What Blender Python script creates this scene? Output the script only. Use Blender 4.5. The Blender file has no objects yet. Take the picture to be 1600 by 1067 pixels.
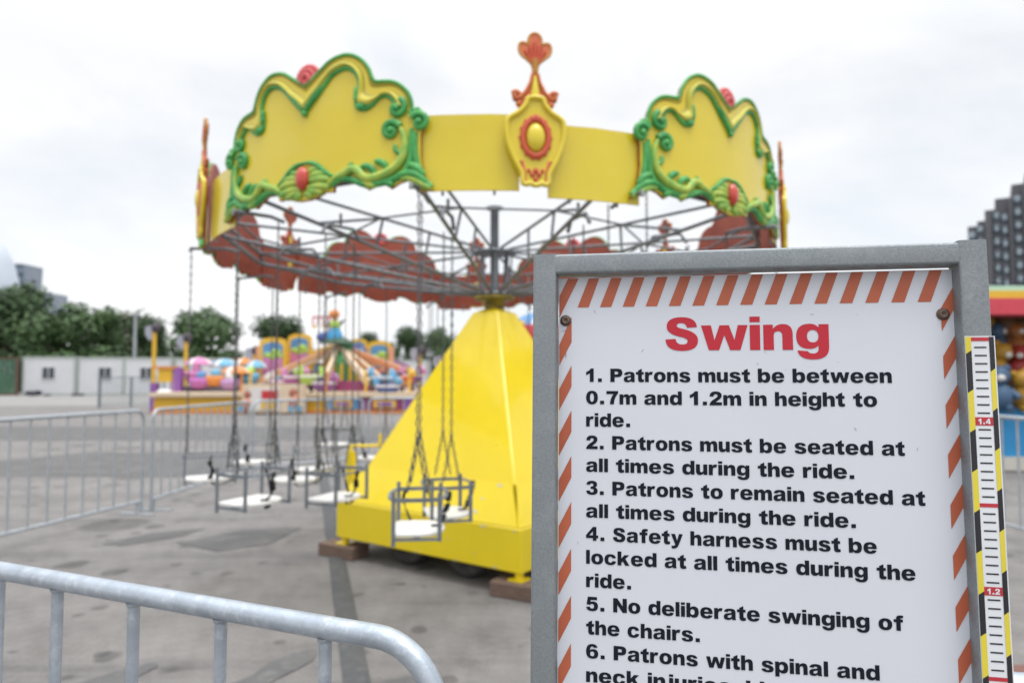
import bpy, math, random
from math import sin, cos, pi, radians as rad, sqrt, atan2
from mathutils import Vector as V, Matrix, Euler
from mathutils.geometry import delaunay_2d_cdt
random.seed(7)
sc = bpy.context.scene
COL = sc.collection

# ------------------------------------------------------------------ camera
FPX, HOR, CAMH = 1067.0, 587.0, 1.455
PITCH = math.atan((HOR - 533.5) / FPX)
cam = bpy.data.cameras.new('camera')
cam.sensor_width = 36.0
cam.lens = FPX / 1600 * 36
cam.clip_start, cam.clip_end = 0.05, 3000
cam.dof.use_dof = True
cam.dof.focus_distance = 0.91
cam.dof.aperture_fstop = 3.6
camo = bpy.data.objects.new('camera', cam)
COL.objects.link(camo)
camo.location = (0, 0, CAMH)
camo.rotation_euler = (pi / 2 + PITCH, 0, 0)
sc.camera = camo


def at(px, py, Y):
    """point of the photograph at depth Y (metres in front of the camera)"""
    cx, cy = (px - 800) / FPX, (533.5 - py) / FPX
    d = V((cx, cos(PITCH) - cy * sin(PITCH), sin(PITCH) + cy * cos(PITCH)))
    return V((0, 0, CAMH)) + d * (Y / d.y)


# ------------------------------------------------------------------ materials
MATS = {}


def nd(nt, t, **kw):
    n = nt.nodes.new(t)
    for k, v in kw.items():
        setattr(n, k, v)
    return n


def mat(name, c, rough=.5, metal=0., c2=None, scale=6., amt=.5, bump=0., bscale=None, spec=.5, coat=0., stretch=(1, 1, 1), detail=6, dirt=None, dirt_scale=2., dirt_amt=.3, dirt_lo=.52, bdist=.004):
    if name in MATS:
        return MATS[name]
    m = bpy.data.materials.new(name)
    m.use_nodes = True
    nt = m.node_tree
    b = nt.nodes['Principled BSDF']
    L = nt.links.new
    b.inputs['Roughness'].default_value = rough
    b.inputs['Metallic'].default_value = metal
    b.inputs['Specular IOR Level'].default_value = spec
    b.inputs['Coat Weight'].default_value = coat
    tc = nd(nt, 'ShaderNodeTexCoord')
    mp = nd(nt, 'ShaderNodeMapping')
    mp.inputs['Scale'].default_value = stretch
    L(tc.outputs['Object'], mp.inputs[0])
    nz = nd(nt, 'ShaderNodeTexNoise')
    nz.inputs['Scale'].default_value = scale
    nz.inputs['Detail'].default_value = detail
    nz.inputs['Roughness'].default_value = .62
    L(mp.outputs[0], nz.inputs['Vector'])
    rp = nd(nt, 'ShaderNodeValToRGB')
    c2 = c2 or tuple(x * .78 for x in c)
    mid = tuple(a * (1 - amt) + b_ * amt for a, b_ in zip(c, c2))
    rp.color_ramp.elements[0].position = .32
    rp.color_ramp.elements[0].color = (*mid, 1)
    rp.color_ramp.elements[1].position = .68
    rp.color_ramp.elements[1].color = (*c, 1)
    L(nz.outputs['Fac'], rp.inputs[0])
    out = rp.outputs[0]
    if dirt:
        n2 = nd(nt, 'ShaderNodeTexNoise')
        n2.inputs['Scale'].default_value = dirt_scale
        n2.inputs['Detail'].default_value = 8
        n2.inputs['Roughness'].default_value = .7
        L(tc.outputs['Object'], n2.inputs['Vector'])
        r2 = nd(nt, 'ShaderNodeValToRGB')
        r2.color_ramp.elements[0].position = dirt_lo
        r2.color_ramp.elements[0].color = (0, 0, 0, 1)
        r2.color_ramp.elements[1].position = dirt_lo + .2
        r2.color_ramp.elements[1].color = (dirt_amt,) * 3 + (1,)
        L(n2.outputs['Fac'], r2.inputs[0])
        mx = nd(nt, 'ShaderNodeMix', data_type='RGBA')
        L(r2.outputs[0], mx.inputs['Factor'])
        L(out, mx.inputs['A'])
        mx.inputs['B'].default_value = (*dirt, 1)
        out = mx.outputs['Result']
    L(out, b.inputs['Base Color'])
    if bump:
        n3 = nd(nt, 'ShaderNodeTexNoise')
        n3.inputs['Scale'].default_value = bscale or scale * 6
        n3.inputs['Detail'].default_value = 4 if bdist < .01 else 0
        L(mp.outputs[0], n3.inputs['Vector'])
        bp = nd(nt, 'ShaderNodeBump')
        bp.inputs['Strength'].default_value = bump
        bp.inputs['Distance'].default_value = bdist
        L(n3.outputs['Fac'], bp.inputs['Height'])
        L(bp.outputs[0], b.inputs['Normal'])
    MATS[name] = m
    return m


# galvanised square tube of the sign: fine grain, a little streaky
GALV_S = mat('galvanised frame', (.265, .29, .305), .5, .5, c2=(.15, .168, .178), scale=300, amt=.55, bump=.18, bscale=700, detail=3,
             dirt=(.38, .40, .415), dirt_scale=22, dirt_amt=.35, dirt_lo=.5)
GALV_T = mat('galvanised tube', (.46, .51, .57), .38, .5, c2=(.31, .35, .40), scale=22, amt=.9, bump=.14, bscale=130, stretch=(1, 1, 1),
             dirt=(.66, .70, .74), dirt_scale=40, dirt_amt=.6, dirt_lo=.52)
GALV_F = mat('galvanised bars', (.47, .51, .55), .45, .45, c2=(.30, .33, .37), scale=20, amt=.8)
STEEL = mat('dark galvanised steel', (.20, .215, .23), .5, .35, c2=(.11, .12, .13), scale=18, amt=.8)
STEEL2 = mat('mast steel', (.27, .30, .33), .5, .35, c2=(.18, .2, .22), scale=12, amt=.8)
SEATSTEEL = mat('seat frame steel', (.20, .225, .25), .5, .35, c2=(.13, .145, .16), scale=30, amt=.8)
CHAINM = mat('chain steel', (.14, .14, .14), .5, .4, c2=(.06, .06, .06), scale=60)
PANEL = mat('white sign sheet', (.625, .645, .70), .4, 0, c2=(.585, .605, .66), scale=5, amt=.6, dirt=(.38, .38, .38), dirt_scale=36, dirt_amt=.35, dirt_lo=.69)
INK = mat('black ink', (.009, .012, .021), .5, spec=.15)
REDINK = mat('red ink', (.50, .034, .05), .5, c2=(.44, .03, .045), spec=.2)
ORANGE = mat('faded red tape', (.47, .115, .052), .45, c2=(.38, .08, .036), scale=14, amt=.7)
TWHITE = mat('sticker white', (.74, .76, .79), .4)
TYEL = mat('sticker yellow', (.72, .60, .05), .4)
TBLK = mat('sticker black', (.018, .018, .022), .4)
TRED = mat('sticker red', (.50, .03, .045), .4)
SCREW = mat('rusty screw', (.20, .15, .12), .5, .7, c2=(.12, .07, .05), scale=200, bump=.4)
YEL = mat('crown yellow paint', (.73, .58, .036), .24, 0, c2=(.66, .51, .022), scale=2.2, amt=.7, coat=.25, bump=.5, bscale=1.3, bdist=.05, dirt=(.70, .58, .16), dirt_scale=1.3, dirt_amt=.35)
YELB = mat('base yellow paint', (.85, .655, .008), .3, 0, c2=(.78, .59, .006), scale=3, amt=.7, coat=.3, bump=.4, bscale=1.6, bdist=.03, dirt=(.82, .68, .14), dirt_scale=9, dirt_amt=.25, dirt_lo=.62)
OCHRE = mat('ochre moulding', (.44, .36, .035), .4, 0, c2=(.31, .27, .025), scale=3, amt=.8)
GREEN = mat('scroll green', (.10, .44, .095), .38, 0, c2=(.010, .21, .055), scale=14, amt=.9)
LIME = mat('scroll lime', (.50, .55, .07), .4, 0, c2=(.08, .38, .07), scale=18, amt=.9)
ROSE = mat('rose red', (.62, .10, .10), .5, 0, c2=(.50, .06, .07), scale=20)
EGG = mat('cabochon red', (.58, .055, .03), .22, 0, coat=.5)
ORNG = mat('orange paint', (.66, .20, .06), .4, 0, c2=(.60, .11, .06), scale=30, amt=.9)
BACKRED = mat('unpainted red back', (.33, .07, .038), .6, 0, c2=(.22, .042, .026), scale=5, amt=.9, bump=.2, bscale=30, dirt=(.34, .12, .10), dirt_scale=6, dirt_amt=.3)
SEATW = mat('white seat board', (.74, .73, .70), .4, 0, c2=(.68, .66, .63), scale=9, dirt=(.5, .47, .42), dirt_scale=14, dirt_amt=.4, dirt_lo=.6)
STRAP = mat('black webbing', (.012, .012, .014), .7)
RUBBER = mat('tyre rubber', (.035, .033, .032), .85, 0, c2=(.09, .085, .08), scale=12, amt=.8)
WOOD = mat('timber block', (.20, .135, .10), .85, 0, c2=(.10, .065, .05), scale=9, amt=.8, bump=.4, stretch=(1, 9, 9))
CABLE = mat('dark rubber strip', (.08, .083, .086), .8, 0, c2=(.06, .062, .065), scale=8, amt=.8, dirt=(.14, .137, .134), dirt_scale=14, dirt_amt=.6, dirt_lo=.5)


def plain(name, c, rough=.55, **k):
    return mat(name, c, rough, **k)


# ------------------------------------------------------------------ mesh builder
class MB:
    def __init__(s):
        s.v, s.f, s.sm, s.mi = [], [], [], []

    def add(s, vs, fs, smooth=False, mi=0):
        o = len(s.v)
        s.v += [tuple(v) for v in vs]
        for f in fs:
            s.f.append(tuple(i + o for i in f))
            s.sm.append(smooth)
            s.mi.append(mi)

    def box(s, c, size, rot=0, mi=0, M=None):
        x, y, z = [d / 2 for d in size]
        vs = [V((sx * x, sy * y, sz * z)) for sz in (-1, 1) for sx, sy in ((-1, -1), (1, -1), (1, 1), (-1, 1))]
        if rot:
            vs = [Matrix.Rotation(rot, 3, 'Z') @ v for v in vs]
        if M is not None:
            vs = [M @ v for v in vs]
        vs = [v + V(c) for v in vs]
        s.add(vs, [(3, 2, 1, 0), (4, 5, 6, 7), (0, 1, 5, 4), (1, 2, 6, 5), (2, 3, 7, 6), (3, 0, 4, 7)], False, mi)

    def bar(s, a, b, w, h=None, mi=0):
        a, b = V(a), V(b)
        d = b - a
        q = d.to_track_quat('Z', 'Y').to_matrix()
        s.box((a + b) / 2, (w, h or w, d.length), 0, mi, q)

    def tube(s, path, r, n=8, closed=False, mi=0, caps=True, flat=1.0):
        P = [V(p) for p in path]
        N = len(P)
        rs = r if isinstance(r, (list, tuple)) else [r] * N
        T = []
        for i in range(N):
            if closed:
                t = P[(i + 1) % N] - P[i - 1]
            else:
                t = P[min(i + 1, N - 1)] - P[max(i - 1, 0)]
            T.append(t.normalized() if t.length > 1e-9 else V((0, 0, 1)))
        up = V((0, 0, 1)) if abs(T[0].z) < .9 else V((1, 0, 0))
        u = (up - T[0] * up.dot(T[0])).normalized()
        rings, o = [], len(s.v)
        vs, fs = [], []
        for i in range(N):
            u = u - T[i] * u.dot(T[i])
            u.normalize()
            w = T[i].cross(u)
            for k in range(n):
                a = 2 * pi * k / n
                vs.append(P[i] + (u * cos(a) + w * sin(a) * flat) * rs[i])
        M = N if closed else N - 1
        for i in range(M):
            j = (i + 1) % N
            for k in range(n):
                l = (k + 1) % n
                fs.append((i * n + k, i * n + l, j * n + l, j * n + k))
        s.add(vs, fs, True, mi)
        if caps and not closed:
            s.add(vs[:n], [tuple(range(n))[::-1]], False, mi)
            s.add(vs[-n:], [tuple(range(n))], False, mi)

    def lathe(s, prof, n=24, c=(0, 0, 0), mi=0, M=None, smooth=True):
        vs, fs = [], []
        for r, z in prof:
            for k in range(n):
                a = 2 * pi * k / n
                v = V((r * cos(a), r * sin(a), z))
                if M is not None:
                    v = M @ v
                vs.append(v + V(c))
        for i in range(len(prof) - 1):
            for k in range(n):
                l = (k + 1) % n
                fs.append((i * n + k, i * n + l, (i + 1) * n + l, (i + 1) * n + k))
        s.add(vs, fs, smooth, mi)
        if prof[0][0] > 1e-4:
            s.add(vs[:n], [tuple(range(n))[::-1]], False, mi)
        if prof[-1][0] > 1e-4:
            s.add(vs[-n:], [tuple(range(n))], False, mi)

    def ball(s, c, r, n=12, m=8, mi=0, sc=(1, 1, 1), M=None):
        prof = [(max(sin(pi * i / m), 1e-5) * 1.0, -cos(pi * i / m)) for i in range(m + 1)]
        S = Matrix.Diagonal(V(sc) * r)
        if M is not None:
            S = M @ S
        s.lathe(prof, n, c, mi, S)

    def prism(s, poly, fn, t0, t1, mi=0):
        """poly of (a, b); fn(a, b, t) -> point; solid between t0 (front) and t1 (back)"""
        n = len(poly)
        s.add([fn(a, b, t0) for a, b in poly], [tuple(range(n))], False, mi)
        s.add([fn(a, b, t1) for a, b in poly], [tuple(range(n))[::-1]], False, mi)
        vs = [fn(a, b, t0) for a, b in poly] + [fn(a, b, t1) for a, b in poly]
        s.add(vs, [(i, i + n, (i + 1) % n + n, (i + 1) % n) for i in range(n)], False, mi)

    def build(s, name, m, parent=None, kind=None):
        me = bpy.data.meshes.new(name)
        me.from_pydata(s.v, [], s.f)
        me.polygons.foreach_set('use_smooth', s.sm)
        me.polygons.foreach_set('material_index', s.mi)
        for x in (m if isinstance(m, (list, tuple)) else [m]):
            me.materials.append(x)
        me.update()
        o = bpy.data.objects.new(name, me)
        COL.objects.link(o)
        if parent:
            o.parent = parent
        if kind:
            o['kind'] = kind
        return o


def tag(o, label=None, cat=None, group=None, kind=None):
    if label: o['label'] = label
    if cat: o['category'] = cat
    if group: o['group'] = group
    if kind: o['kind'] = kind
    return o


def thing(name, label, cat, loc=(0, 0, 0), rz=0, group=None):
    o = bpy.data.objects.new(name, None)
    o.empty_display_size = .2
    COL.objects.link(o)
    o.location = loc
    o.rotation_euler = (0, 0, rz)
    return tag(o, label, cat, group)


KIDS = {}


def children(o):
    return [c for c in COL.objects if c.parent == o]


def copy_tree(o, parent=None):
    c = o.copy()
    COL.objects.link(c)
    if parent is not None:
        c.parent = parent
    for ch in children(o):
        copy_tree(ch, c)
    return c


def cr(pts, n=6, closed=False):
    """catmull-rom through points"""
    P = [V(p) for p in pts]
    N = len(P)
    out = []
    for i in range(N if closed else N - 1):
        g = (lambda k: P[k % N]) if closed else (lambda k: P[min(max(k, 0), N - 1)])
        a, b, c, d = g(i - 1), g(i), g(i + 1), g(i + 2)
        for k in range(n):
            t = k / n
            out.append(.5 * ((2 * b) + (c - a) * t + (2 * a - 5 * b + 4 * c - d) * t * t + (3 * b - a - 3 * c + d) * t ** 3))
    if not closed:
        out.append(P[-1])
    return out


# ------------------------------------------------------------------ lettering (heavy grotesque drawn as outlines)
def ell(cx, cy, rx, ry, n=28, k=2.25):
    o = []
    for i in range(n):
        a = 2 * pi * i / n
        c, s_ = cos(a), sin(a)
        o.append((cx + rx * math.copysign(abs(c) ** (2 / k), c), cy + ry * math.copysign(abs(s_) ** (2 / k), s_)))
    return o


def svg(d):
    out, cur, pen = [], [], None
    tk = d.split()
    i = 0
    while i < len(tk):
        c = tk[i]
        i += 1
        if c == 'M':
            cur = [(float(tk[i]), float(tk[i + 1]))]
            i += 2
        elif c == 'L':
            cur.append((float(tk[i]), float(tk[i + 1])))
            i += 2
        elif c == 'Q':
            p0 = cur[-1]
            p1 = (float(tk[i]), float(tk[i + 1]))
            p2 = (float(tk[i + 2]), float(tk[i + 3]))
            i += 4
            for k in range(1, 8):
                t = k / 7
                cur.append(tuple((1 - t) ** 2 * a + 2 * t * (1 - t) * b + t * t * c_ for a, b, c_ in zip(p0, p1, p2)))
        elif c == 'Z':
            if abs(cur[0][0] - cur[-1][0]) + abs(cur[0][1] - cur[-1][1]) < .5:
                cur = cur[:-1]
            out.append(cur)
    return out


svg_s = lambda d: [[(x * .93, y) for x, y in p] for p in svg(d)]
B_ = svg('M 0 716 L 190 716 L 190 478 Q 250 552 350 552 Q 590 552 590 275 Q 590 -12 345 -12 Q 240 -12 178 70 L 178 0 L 0 0 Z') + [ell(292, 268, 103, 140)]
N_ = svg('M 0 0 L 0 540 L 178 540 L 178 455 Q 250 552 362 552 Q 540 552 540 330 L 540 0 L 350 0 L 350 300 Q 350 400 272 400 Q 190 400 190 290 L 190 0 Z')
GL = {
    '.': svg('M 0 0 L 0 190 L 200 190 L 200 0 Z'),
    ',': svg('M 0 0 L 0 190 L 200 190 L 200 20 Q 200 -140 30 -165 L 0 -90 Q 90 -70 95 0 Z'),
    'i': svg('M 0 0 L 0 540 L 190 540 L 190 0 Z M 0 600 L 0 720 L 190 720 L 190 600 Z'.replace('Z M', 'Z M')),
    'l': svg('M 0 0 L 0 716 L 190 716 L 190 0 Z'),
    'n': N_,
    'u': [[(540 - x, 540 - y) for x, y in p] for p in N_],
    'm': svg('M 0 0 L 0 540 L 178 540 L 178 460 Q 240 552 345 552 Q 450 552 495 455 Q 565 552 670 552 Q 848 552 848 340 L 848 0 L 658 0 L 658 305 Q 658 400 590 400 Q 519 400 519 295 L 519 0 L 329 0 L 329 305 Q 329 400 261 400 Q 190 400 190 295 L 190 0 Z'),
    'h': svg('M 0 0 L 0 716 L 190 716 L 190 465 Q 260 552 362 552 Q 540 552 540 330 L 540 0 L 350 0 L 350 300 Q 350 400 272 400 Q 190 400 190 290 L 190 0 Z'),
    'r': svg('M 0 0 L 0 540 L 178 540 L 178 450 Q 205 552 310 552 Q 360 552 405 530 L 345 378 Q 308 398 282 398 Q 190 398 190 230 L 190 0 Z'),
    'o': [ell(298, 270, 298, 282), ell(298, 270, 103, 148)],
    'e': svg('M 595 225 L 197 225 Q 205 112 305 112 Q 370 112 402 170 L 586 148 Q 525 -12 300 -12 Q 0 -12 0 268 Q 0 552 300 552 Q 605 552 595 225 Z M 197 325 Q 205 435 298 435 Q 392 435 398 325 Z'),
    'a': svg('M 192 372 L 12 390 Q 22 440 55 475 Q 120 552 300 552 Q 420 552 482 520 Q 555 482 555 365 L 555 115 Q 555 40 580 0 L 400 0 Q 385 22 382 58 Q 300 -12 190 -12 Q 0 -12 0 150 Q 0 285 170 314 Q 340 342 370 355 Q 372 435 285 435 Q 208 435 192 372 Z M 370 262 Q 300 240 255 230 Q 182 213 182 160 Q 182 103 250 103 Q 370 103 370 225 Z'),
    't': svg('M 300 716 L 300 540 L 398 540 L 398 402 L 300 402 L 300 225 Q 300 142 345 142 Q 368 142 402 154 L 416 18 Q 340 -12 270 -12 Q 110 -12 110 150 L 110 402 L 0 402 L 0 540 L 110 540 L 110 618 Z'),
    'b': B_,
    'd': [[(590 - x, y) for x, y in p] for p in B_],
    'p': [[(x, 540 - y) for x, y in p] for p in B_],
    'g': svg('M 590 540 L 412 540 L 412 470 Q 350 552 245 552 Q 0 552 0 285 Q 0 20 240 20 Q 340 20 400 88 L 400 40 Q 400 -80 302 -80 Q 225 -80 205 -30 L 18 -12 Q 40 -205 305 -205 Q 590 -205 590 60 Z') + [ell(300, 287, 104, 132)],
    's': svg('M 0 150 L 184 166 Q 200 97 285 97 Q 362 97 362 148 Q 362 185 250 206 Q 20 248 20 385 Q 20 552 275 552 Q 505 552 540 396 L 362 380 Q 350 443 272 443 Q 205 443 205 402 Q 205 368 300 350 Q 552 305 552 155 Q 552 -12 285 -12 Q 20 -12 0 150 Z'),
    'w': svg('M 0 540 L 187 540 L 253 215 L 352 540 L 530 540 L 630 215 L 698 540 L 882 540 L 740 0 L 547 0 L 441 330 L 337 0 L 143 0 Z'),
    'y': svg('M 0 540 L 200 540 L 300 205 L 395 540 L 585 540 L 385 0 Q 310 -205 130 -205 Q 70 -205 20 -192 L 35 -55 Q 70 -65 105 -65 Q 180 -65 205 5 Z'),
    'f': svg('M 105 0 L 105 402 L 0 402 L 0 540 L 105 540 L 105 565 Q 105 728 280 728 Q 350 728 425 714 L 400 596 Q 370 604 345 604 Q 295 604 295 555 L 295 540 L 395 540 L 395 402 L 295 402 L 295 0 Z'),
    'k': svg('M 0 0 L 0 716 L 190 716 L 190 360 L 345 540 L 580 540 L 385 345 L 592 0 L 375 0 L 258 215 L 190 145 L 190 0 Z'),
    'c': svg('M 395 205 L 580 185 Q 530 -12 295 -12 Q 0 -12 0 270 Q 0 552 300 552 Q 530 552 572 360 L 392 340 Q 370 425 298 425 Q 190 425 190 268 Q 190 115 295 115 Q 375 115 395 205 Z'),
    'j': svg('M 60 540 L 250 540 L 250 0 Q 250 -205 70 -205 Q 10 -205 -50 -190 L -25 -55 Q 0 -62 20 -62 Q 60 -62 60 0 Z M 60 600 L 60 720 L 250 720 L 250 600 Z'),
    'S': svg_s('M 0 238 L 210 252 Q 225 128 350 128 Q 462 128 462 205 Q 462 258 330 290 Q 28 360 28 520 Q 28 728 335 728 Q 640 728 658 506 L 450 494 Q 432 598 330 598 Q 238 598 238 542 Q 238 500 335 478 Q 676 402 676 222 Q 676 -12 345 -12 Q 10 -12 0 238 Z'),
    'P': svg('M 0 0 L 0 716 L 365 716 Q 622 716 622 495 Q 622 262 350 262 L 220 262 L 220 0 Z M 220 410 L 320 410 Q 408 410 408 490 Q 408 568 320 568 L 220 568 Z'),
    'N': svg('M 0 0 L 0 716 L 204 716 L 470 325 L 470 716 L 680 716 L 680 0 L 470 0 L 206 390 L 206 0 Z'),
    '0': [ell(300, 358, 300, 370), ell(300, 358, 100, 232)],
    '1': svg('M 395 728 L 395 0 L 195 0 L 195 470 Q 110 405 0 372 L 0 540 Q 180 600 240 728 Z'),
    '2': svg('M 600 0 L 0 0 Q 10 110 80 195 Q 140 268 290 365 Q 398 438 398 500 Q 398 585 305 585 Q 215 585 203 455 L 10 472 Q 30 728 305 728 Q 592 728 592 510 Q 592 400 470 300 Q 340 205 310 160 L 600 160 Z'),
    '3': svg('M 192 510 L 10 540 Q 50 728 300 728 Q 572 728 572 540 Q 572 430 460 382 Q 597 335 597 205 Q 597 -12 300 -12 Q 35 -12 0 195 L 188 220 Q 210 122 298 122 Q 395 122 395 218 Q 395 305 290 305 Q 265 305 230 296 L 240 430 L 262 428 Q 380 428 380 515 Q 380 595 300 595 Q 215 595 192 510 Z'),
    '4': svg('M 350 0 L 350 130 L 0 130 L 0 290 L 360 722 L 532 722 L 532 280 L 622 280 L 622 130 L 532 130 L 532 0 Z M 350 280 L 350 495 L 168 280 Z'),
    '5': svg('M 90 716 L 552 716 L 552 555 L 240 555 L 225 452 Q 275 482 345 482 Q 602 482 602 245 Q 602 -12 300 -12 Q 35 -12 0 190 L 190 212 Q 210 122 298 122 Q 402 122 402 242 Q 402 352 300 352 Q 240 352 200 298 L 22 322 Z'),
    '6': svg('M 568 560 L 378 538 Q 368 598 305 598 Q 205 598 195 400 Q 250 472 350 472 Q 607 472 607 235 Q 607 -12 305 -12 Q 0 -12 0 345 Q 0 728 320 728 Q 530 728 568 560 Z') + [ell(306, 230, 103, 118)],
    '7': svg('M 0 716 L 592 716 L 592 590 Q 400 400 375 0 L 178 0 Q 190 330 365 550 L 0 550 Z'),
}


def text_mesh(name, s, u0, v, width, cap, fn, material, parent, gap=70, space=395):
    """letters as flat outlines filled at curve level; fn(u, v) -> local point"""
    pen, pl = 0, []
    for i, ch in enumerate(s):
        if ch == ' ':
            pen += space - gap
            continue
        g = GL[ch]
        x0 = min(x for p in g for x, y in p)
        x1 = max(x for p in g for x, y in p)
        k = 0
        nx = s[i + 1] if i + 1 < len(s) else ' '
        if ch in 'tfr' or nx in 'ty' or ch in 'wy':
            k = -24
        if ch == '1': k += 110
        if ch == '.' or nx == '.': k += 48
        pl.append((pen - x0, g))
        pen += x1 - x0 + gap + k
    tot = pen - gap - (k if pl else 0)
    sy = cap / 716
    sx = width / tot if width else sy * 1.06
    cu = bpy.data.curves.new(name, 'CURVE')
    cu.dimensions = '2D'
    cu.fill_mode = 'FRONT'
    for dx, g in pl:
        for p in g:
            sp = cu.splines.new('POLY')
            sp.points.add(len(p) - 1)
            for q, (x, y) in zip(sp.points, p):
                q.co = (u0 + (x + dx) * sx, v + y * sy, 0, 1)
            sp.use_cyclic_u = True
    tmp = bpy.data.objects.new(name, cu)
    COL.objects.link(tmp)
    bpy.context.view_layer.update()
    dg = bpy.context.evaluated_depsgraph_get()
    me = bpy.data.meshes.new_from_object(tmp.evaluated_get(dg))
    bpy.data.objects.remove(tmp)
    for q in me.vertices:
        q.co = fn(q.co.x, q.co.y)
    me.materials.clear()
    me.materials.append(material)
    me.name = name
    o = bpy.data.objects.new(name, me)
    COL.objects.link(o)
    o.parent = parent
    return o


# ------------------------------------------------------------------ world: bright overcast sky
def build_world():
    w = bpy.data.worlds.new('World')
    sc.world = w
    w.use_nodes = True
    nt = w.node_tree
    L = nt.links.new
    bg = nt.nodes['Background']
    bg.inputs['Strength'].default_value = .1
    sky = nd(nt, 'ShaderNodeTexSky', sky_type='NISHITA', sun_disc=False)
    sky.sun_elevation = rad(70)
    sky.sun_rotation = rad(150)
    sky.air_density, sky.dust_density = 1.0, 3.0
    tc = nd(nt, 'ShaderNodeTexCoord')
    sx = nd(nt, 'ShaderNodeSeparateXYZ')
    L(tc.outputs['Generated'], sx.inputs[0])
    mp = nd(nt, 'ShaderNodeMapping')
    mp.inputs['Scale'].default_value = (1, 1, 2.2)
    L(tc.outputs['Generated'], mp.inputs[0])
    n1 = nd(nt, 'ShaderNodeTexNoise')
    n1.inputs['Scale'].default_value = 2.6
    n1.inputs['Detail'].default_value = 7
    n1.inputs['Roughness'].default_value = .55
    n1.inputs['Distortion'].default_value = .35
    L(mp.outputs[0], n1.inputs['Vector'])
    r1 = nd(nt, 'ShaderNodeValToRGB')
    r1.color_ramp.elements[0].position = .30
    r1.color_ramp.elements[0].color = (.79, .84, .905, 1)
    r1.color_ramp.elements[1].position = .56
    r1.color_ramp.elements[1].color = (.985, .99, 1.0, 1)
    L(n1.outputs['Fac'], r1.inputs[0])
    # the cloud deck is brighter overhead and whiter at the horizon
    gr = nd(nt, 'ShaderNodeValToRGB')
    e = gr.color_ramp.elements
    e[0].position = 0
    e[0].color = (1.06,) * 3 + (1,)
    e[1].position = 1
    e[1].color = (2.9,) * 3 + (1,)
    for p, c in ((.10, 1.04), (.38, .955), (.55, 1.15), (.75, 2.2)):
        q = e.new(p)
        q.color = (c, c, c, 1)
    L(sx.outputs['Z'], gr.inputs[0])
    mu = nd(nt, 'ShaderNodeMix', data_type='RGBA', blend_type='MULTIPLY')
    mu.inputs['Factor'].default_value = 1
    L(r1.outputs[0], mu.inputs['A'])
    L(gr.outputs[0], mu.inputs['B'])
    m10 = nd(nt, 'ShaderNodeMix', data_type='RGBA', blend_type='MULTIPLY')
    m10.inputs['Factor'].default_value = 1
    L(mu.outputs['Result'], m10.inputs['A'])
    m10.inputs['B'].default_value = (11.0, 11.0, 11.0, 1)
    mx = nd(nt, 'ShaderNodeMix', data_type='RGBA')
    mx.inputs['Factor'].default_value = .93
    L(sky.outputs[0], mx.inputs['A'])
    L(m10.outputs['Result'], mx.inputs['B'])
    L(mx.outputs['Result'], bg.inputs['Color'])
    ld = bpy.data.lights.new('sun', 'SUN')
    ld.energy = 1.3
    ld.angle = rad(24)
    ld.color = (1, .965, .92)
    lo = bpy.data.objects.new('sun', ld)
    COL.objects.link(lo)
    el, az = rad(70), rad(150)           # from behind the camera's right shoulder
    d = V((sin(az) * cos(el), cos(az) * cos(el), sin(el)))
    lo.rotation_euler = (-d).to_track_quat('-Z', 'Y').to_euler()
    sc.view_settings.view_transform = 'Standard'
    sc.view_settings.look = 'None'
    sc.view_settings.exposure = 0
    sc.view_settings.gamma = 1
    sc.cycles.use_denoising = True
    sc.cycles.max_bounces = 6
    sc.cycles.sample_clamp_indirect = 6


build_world()

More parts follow.
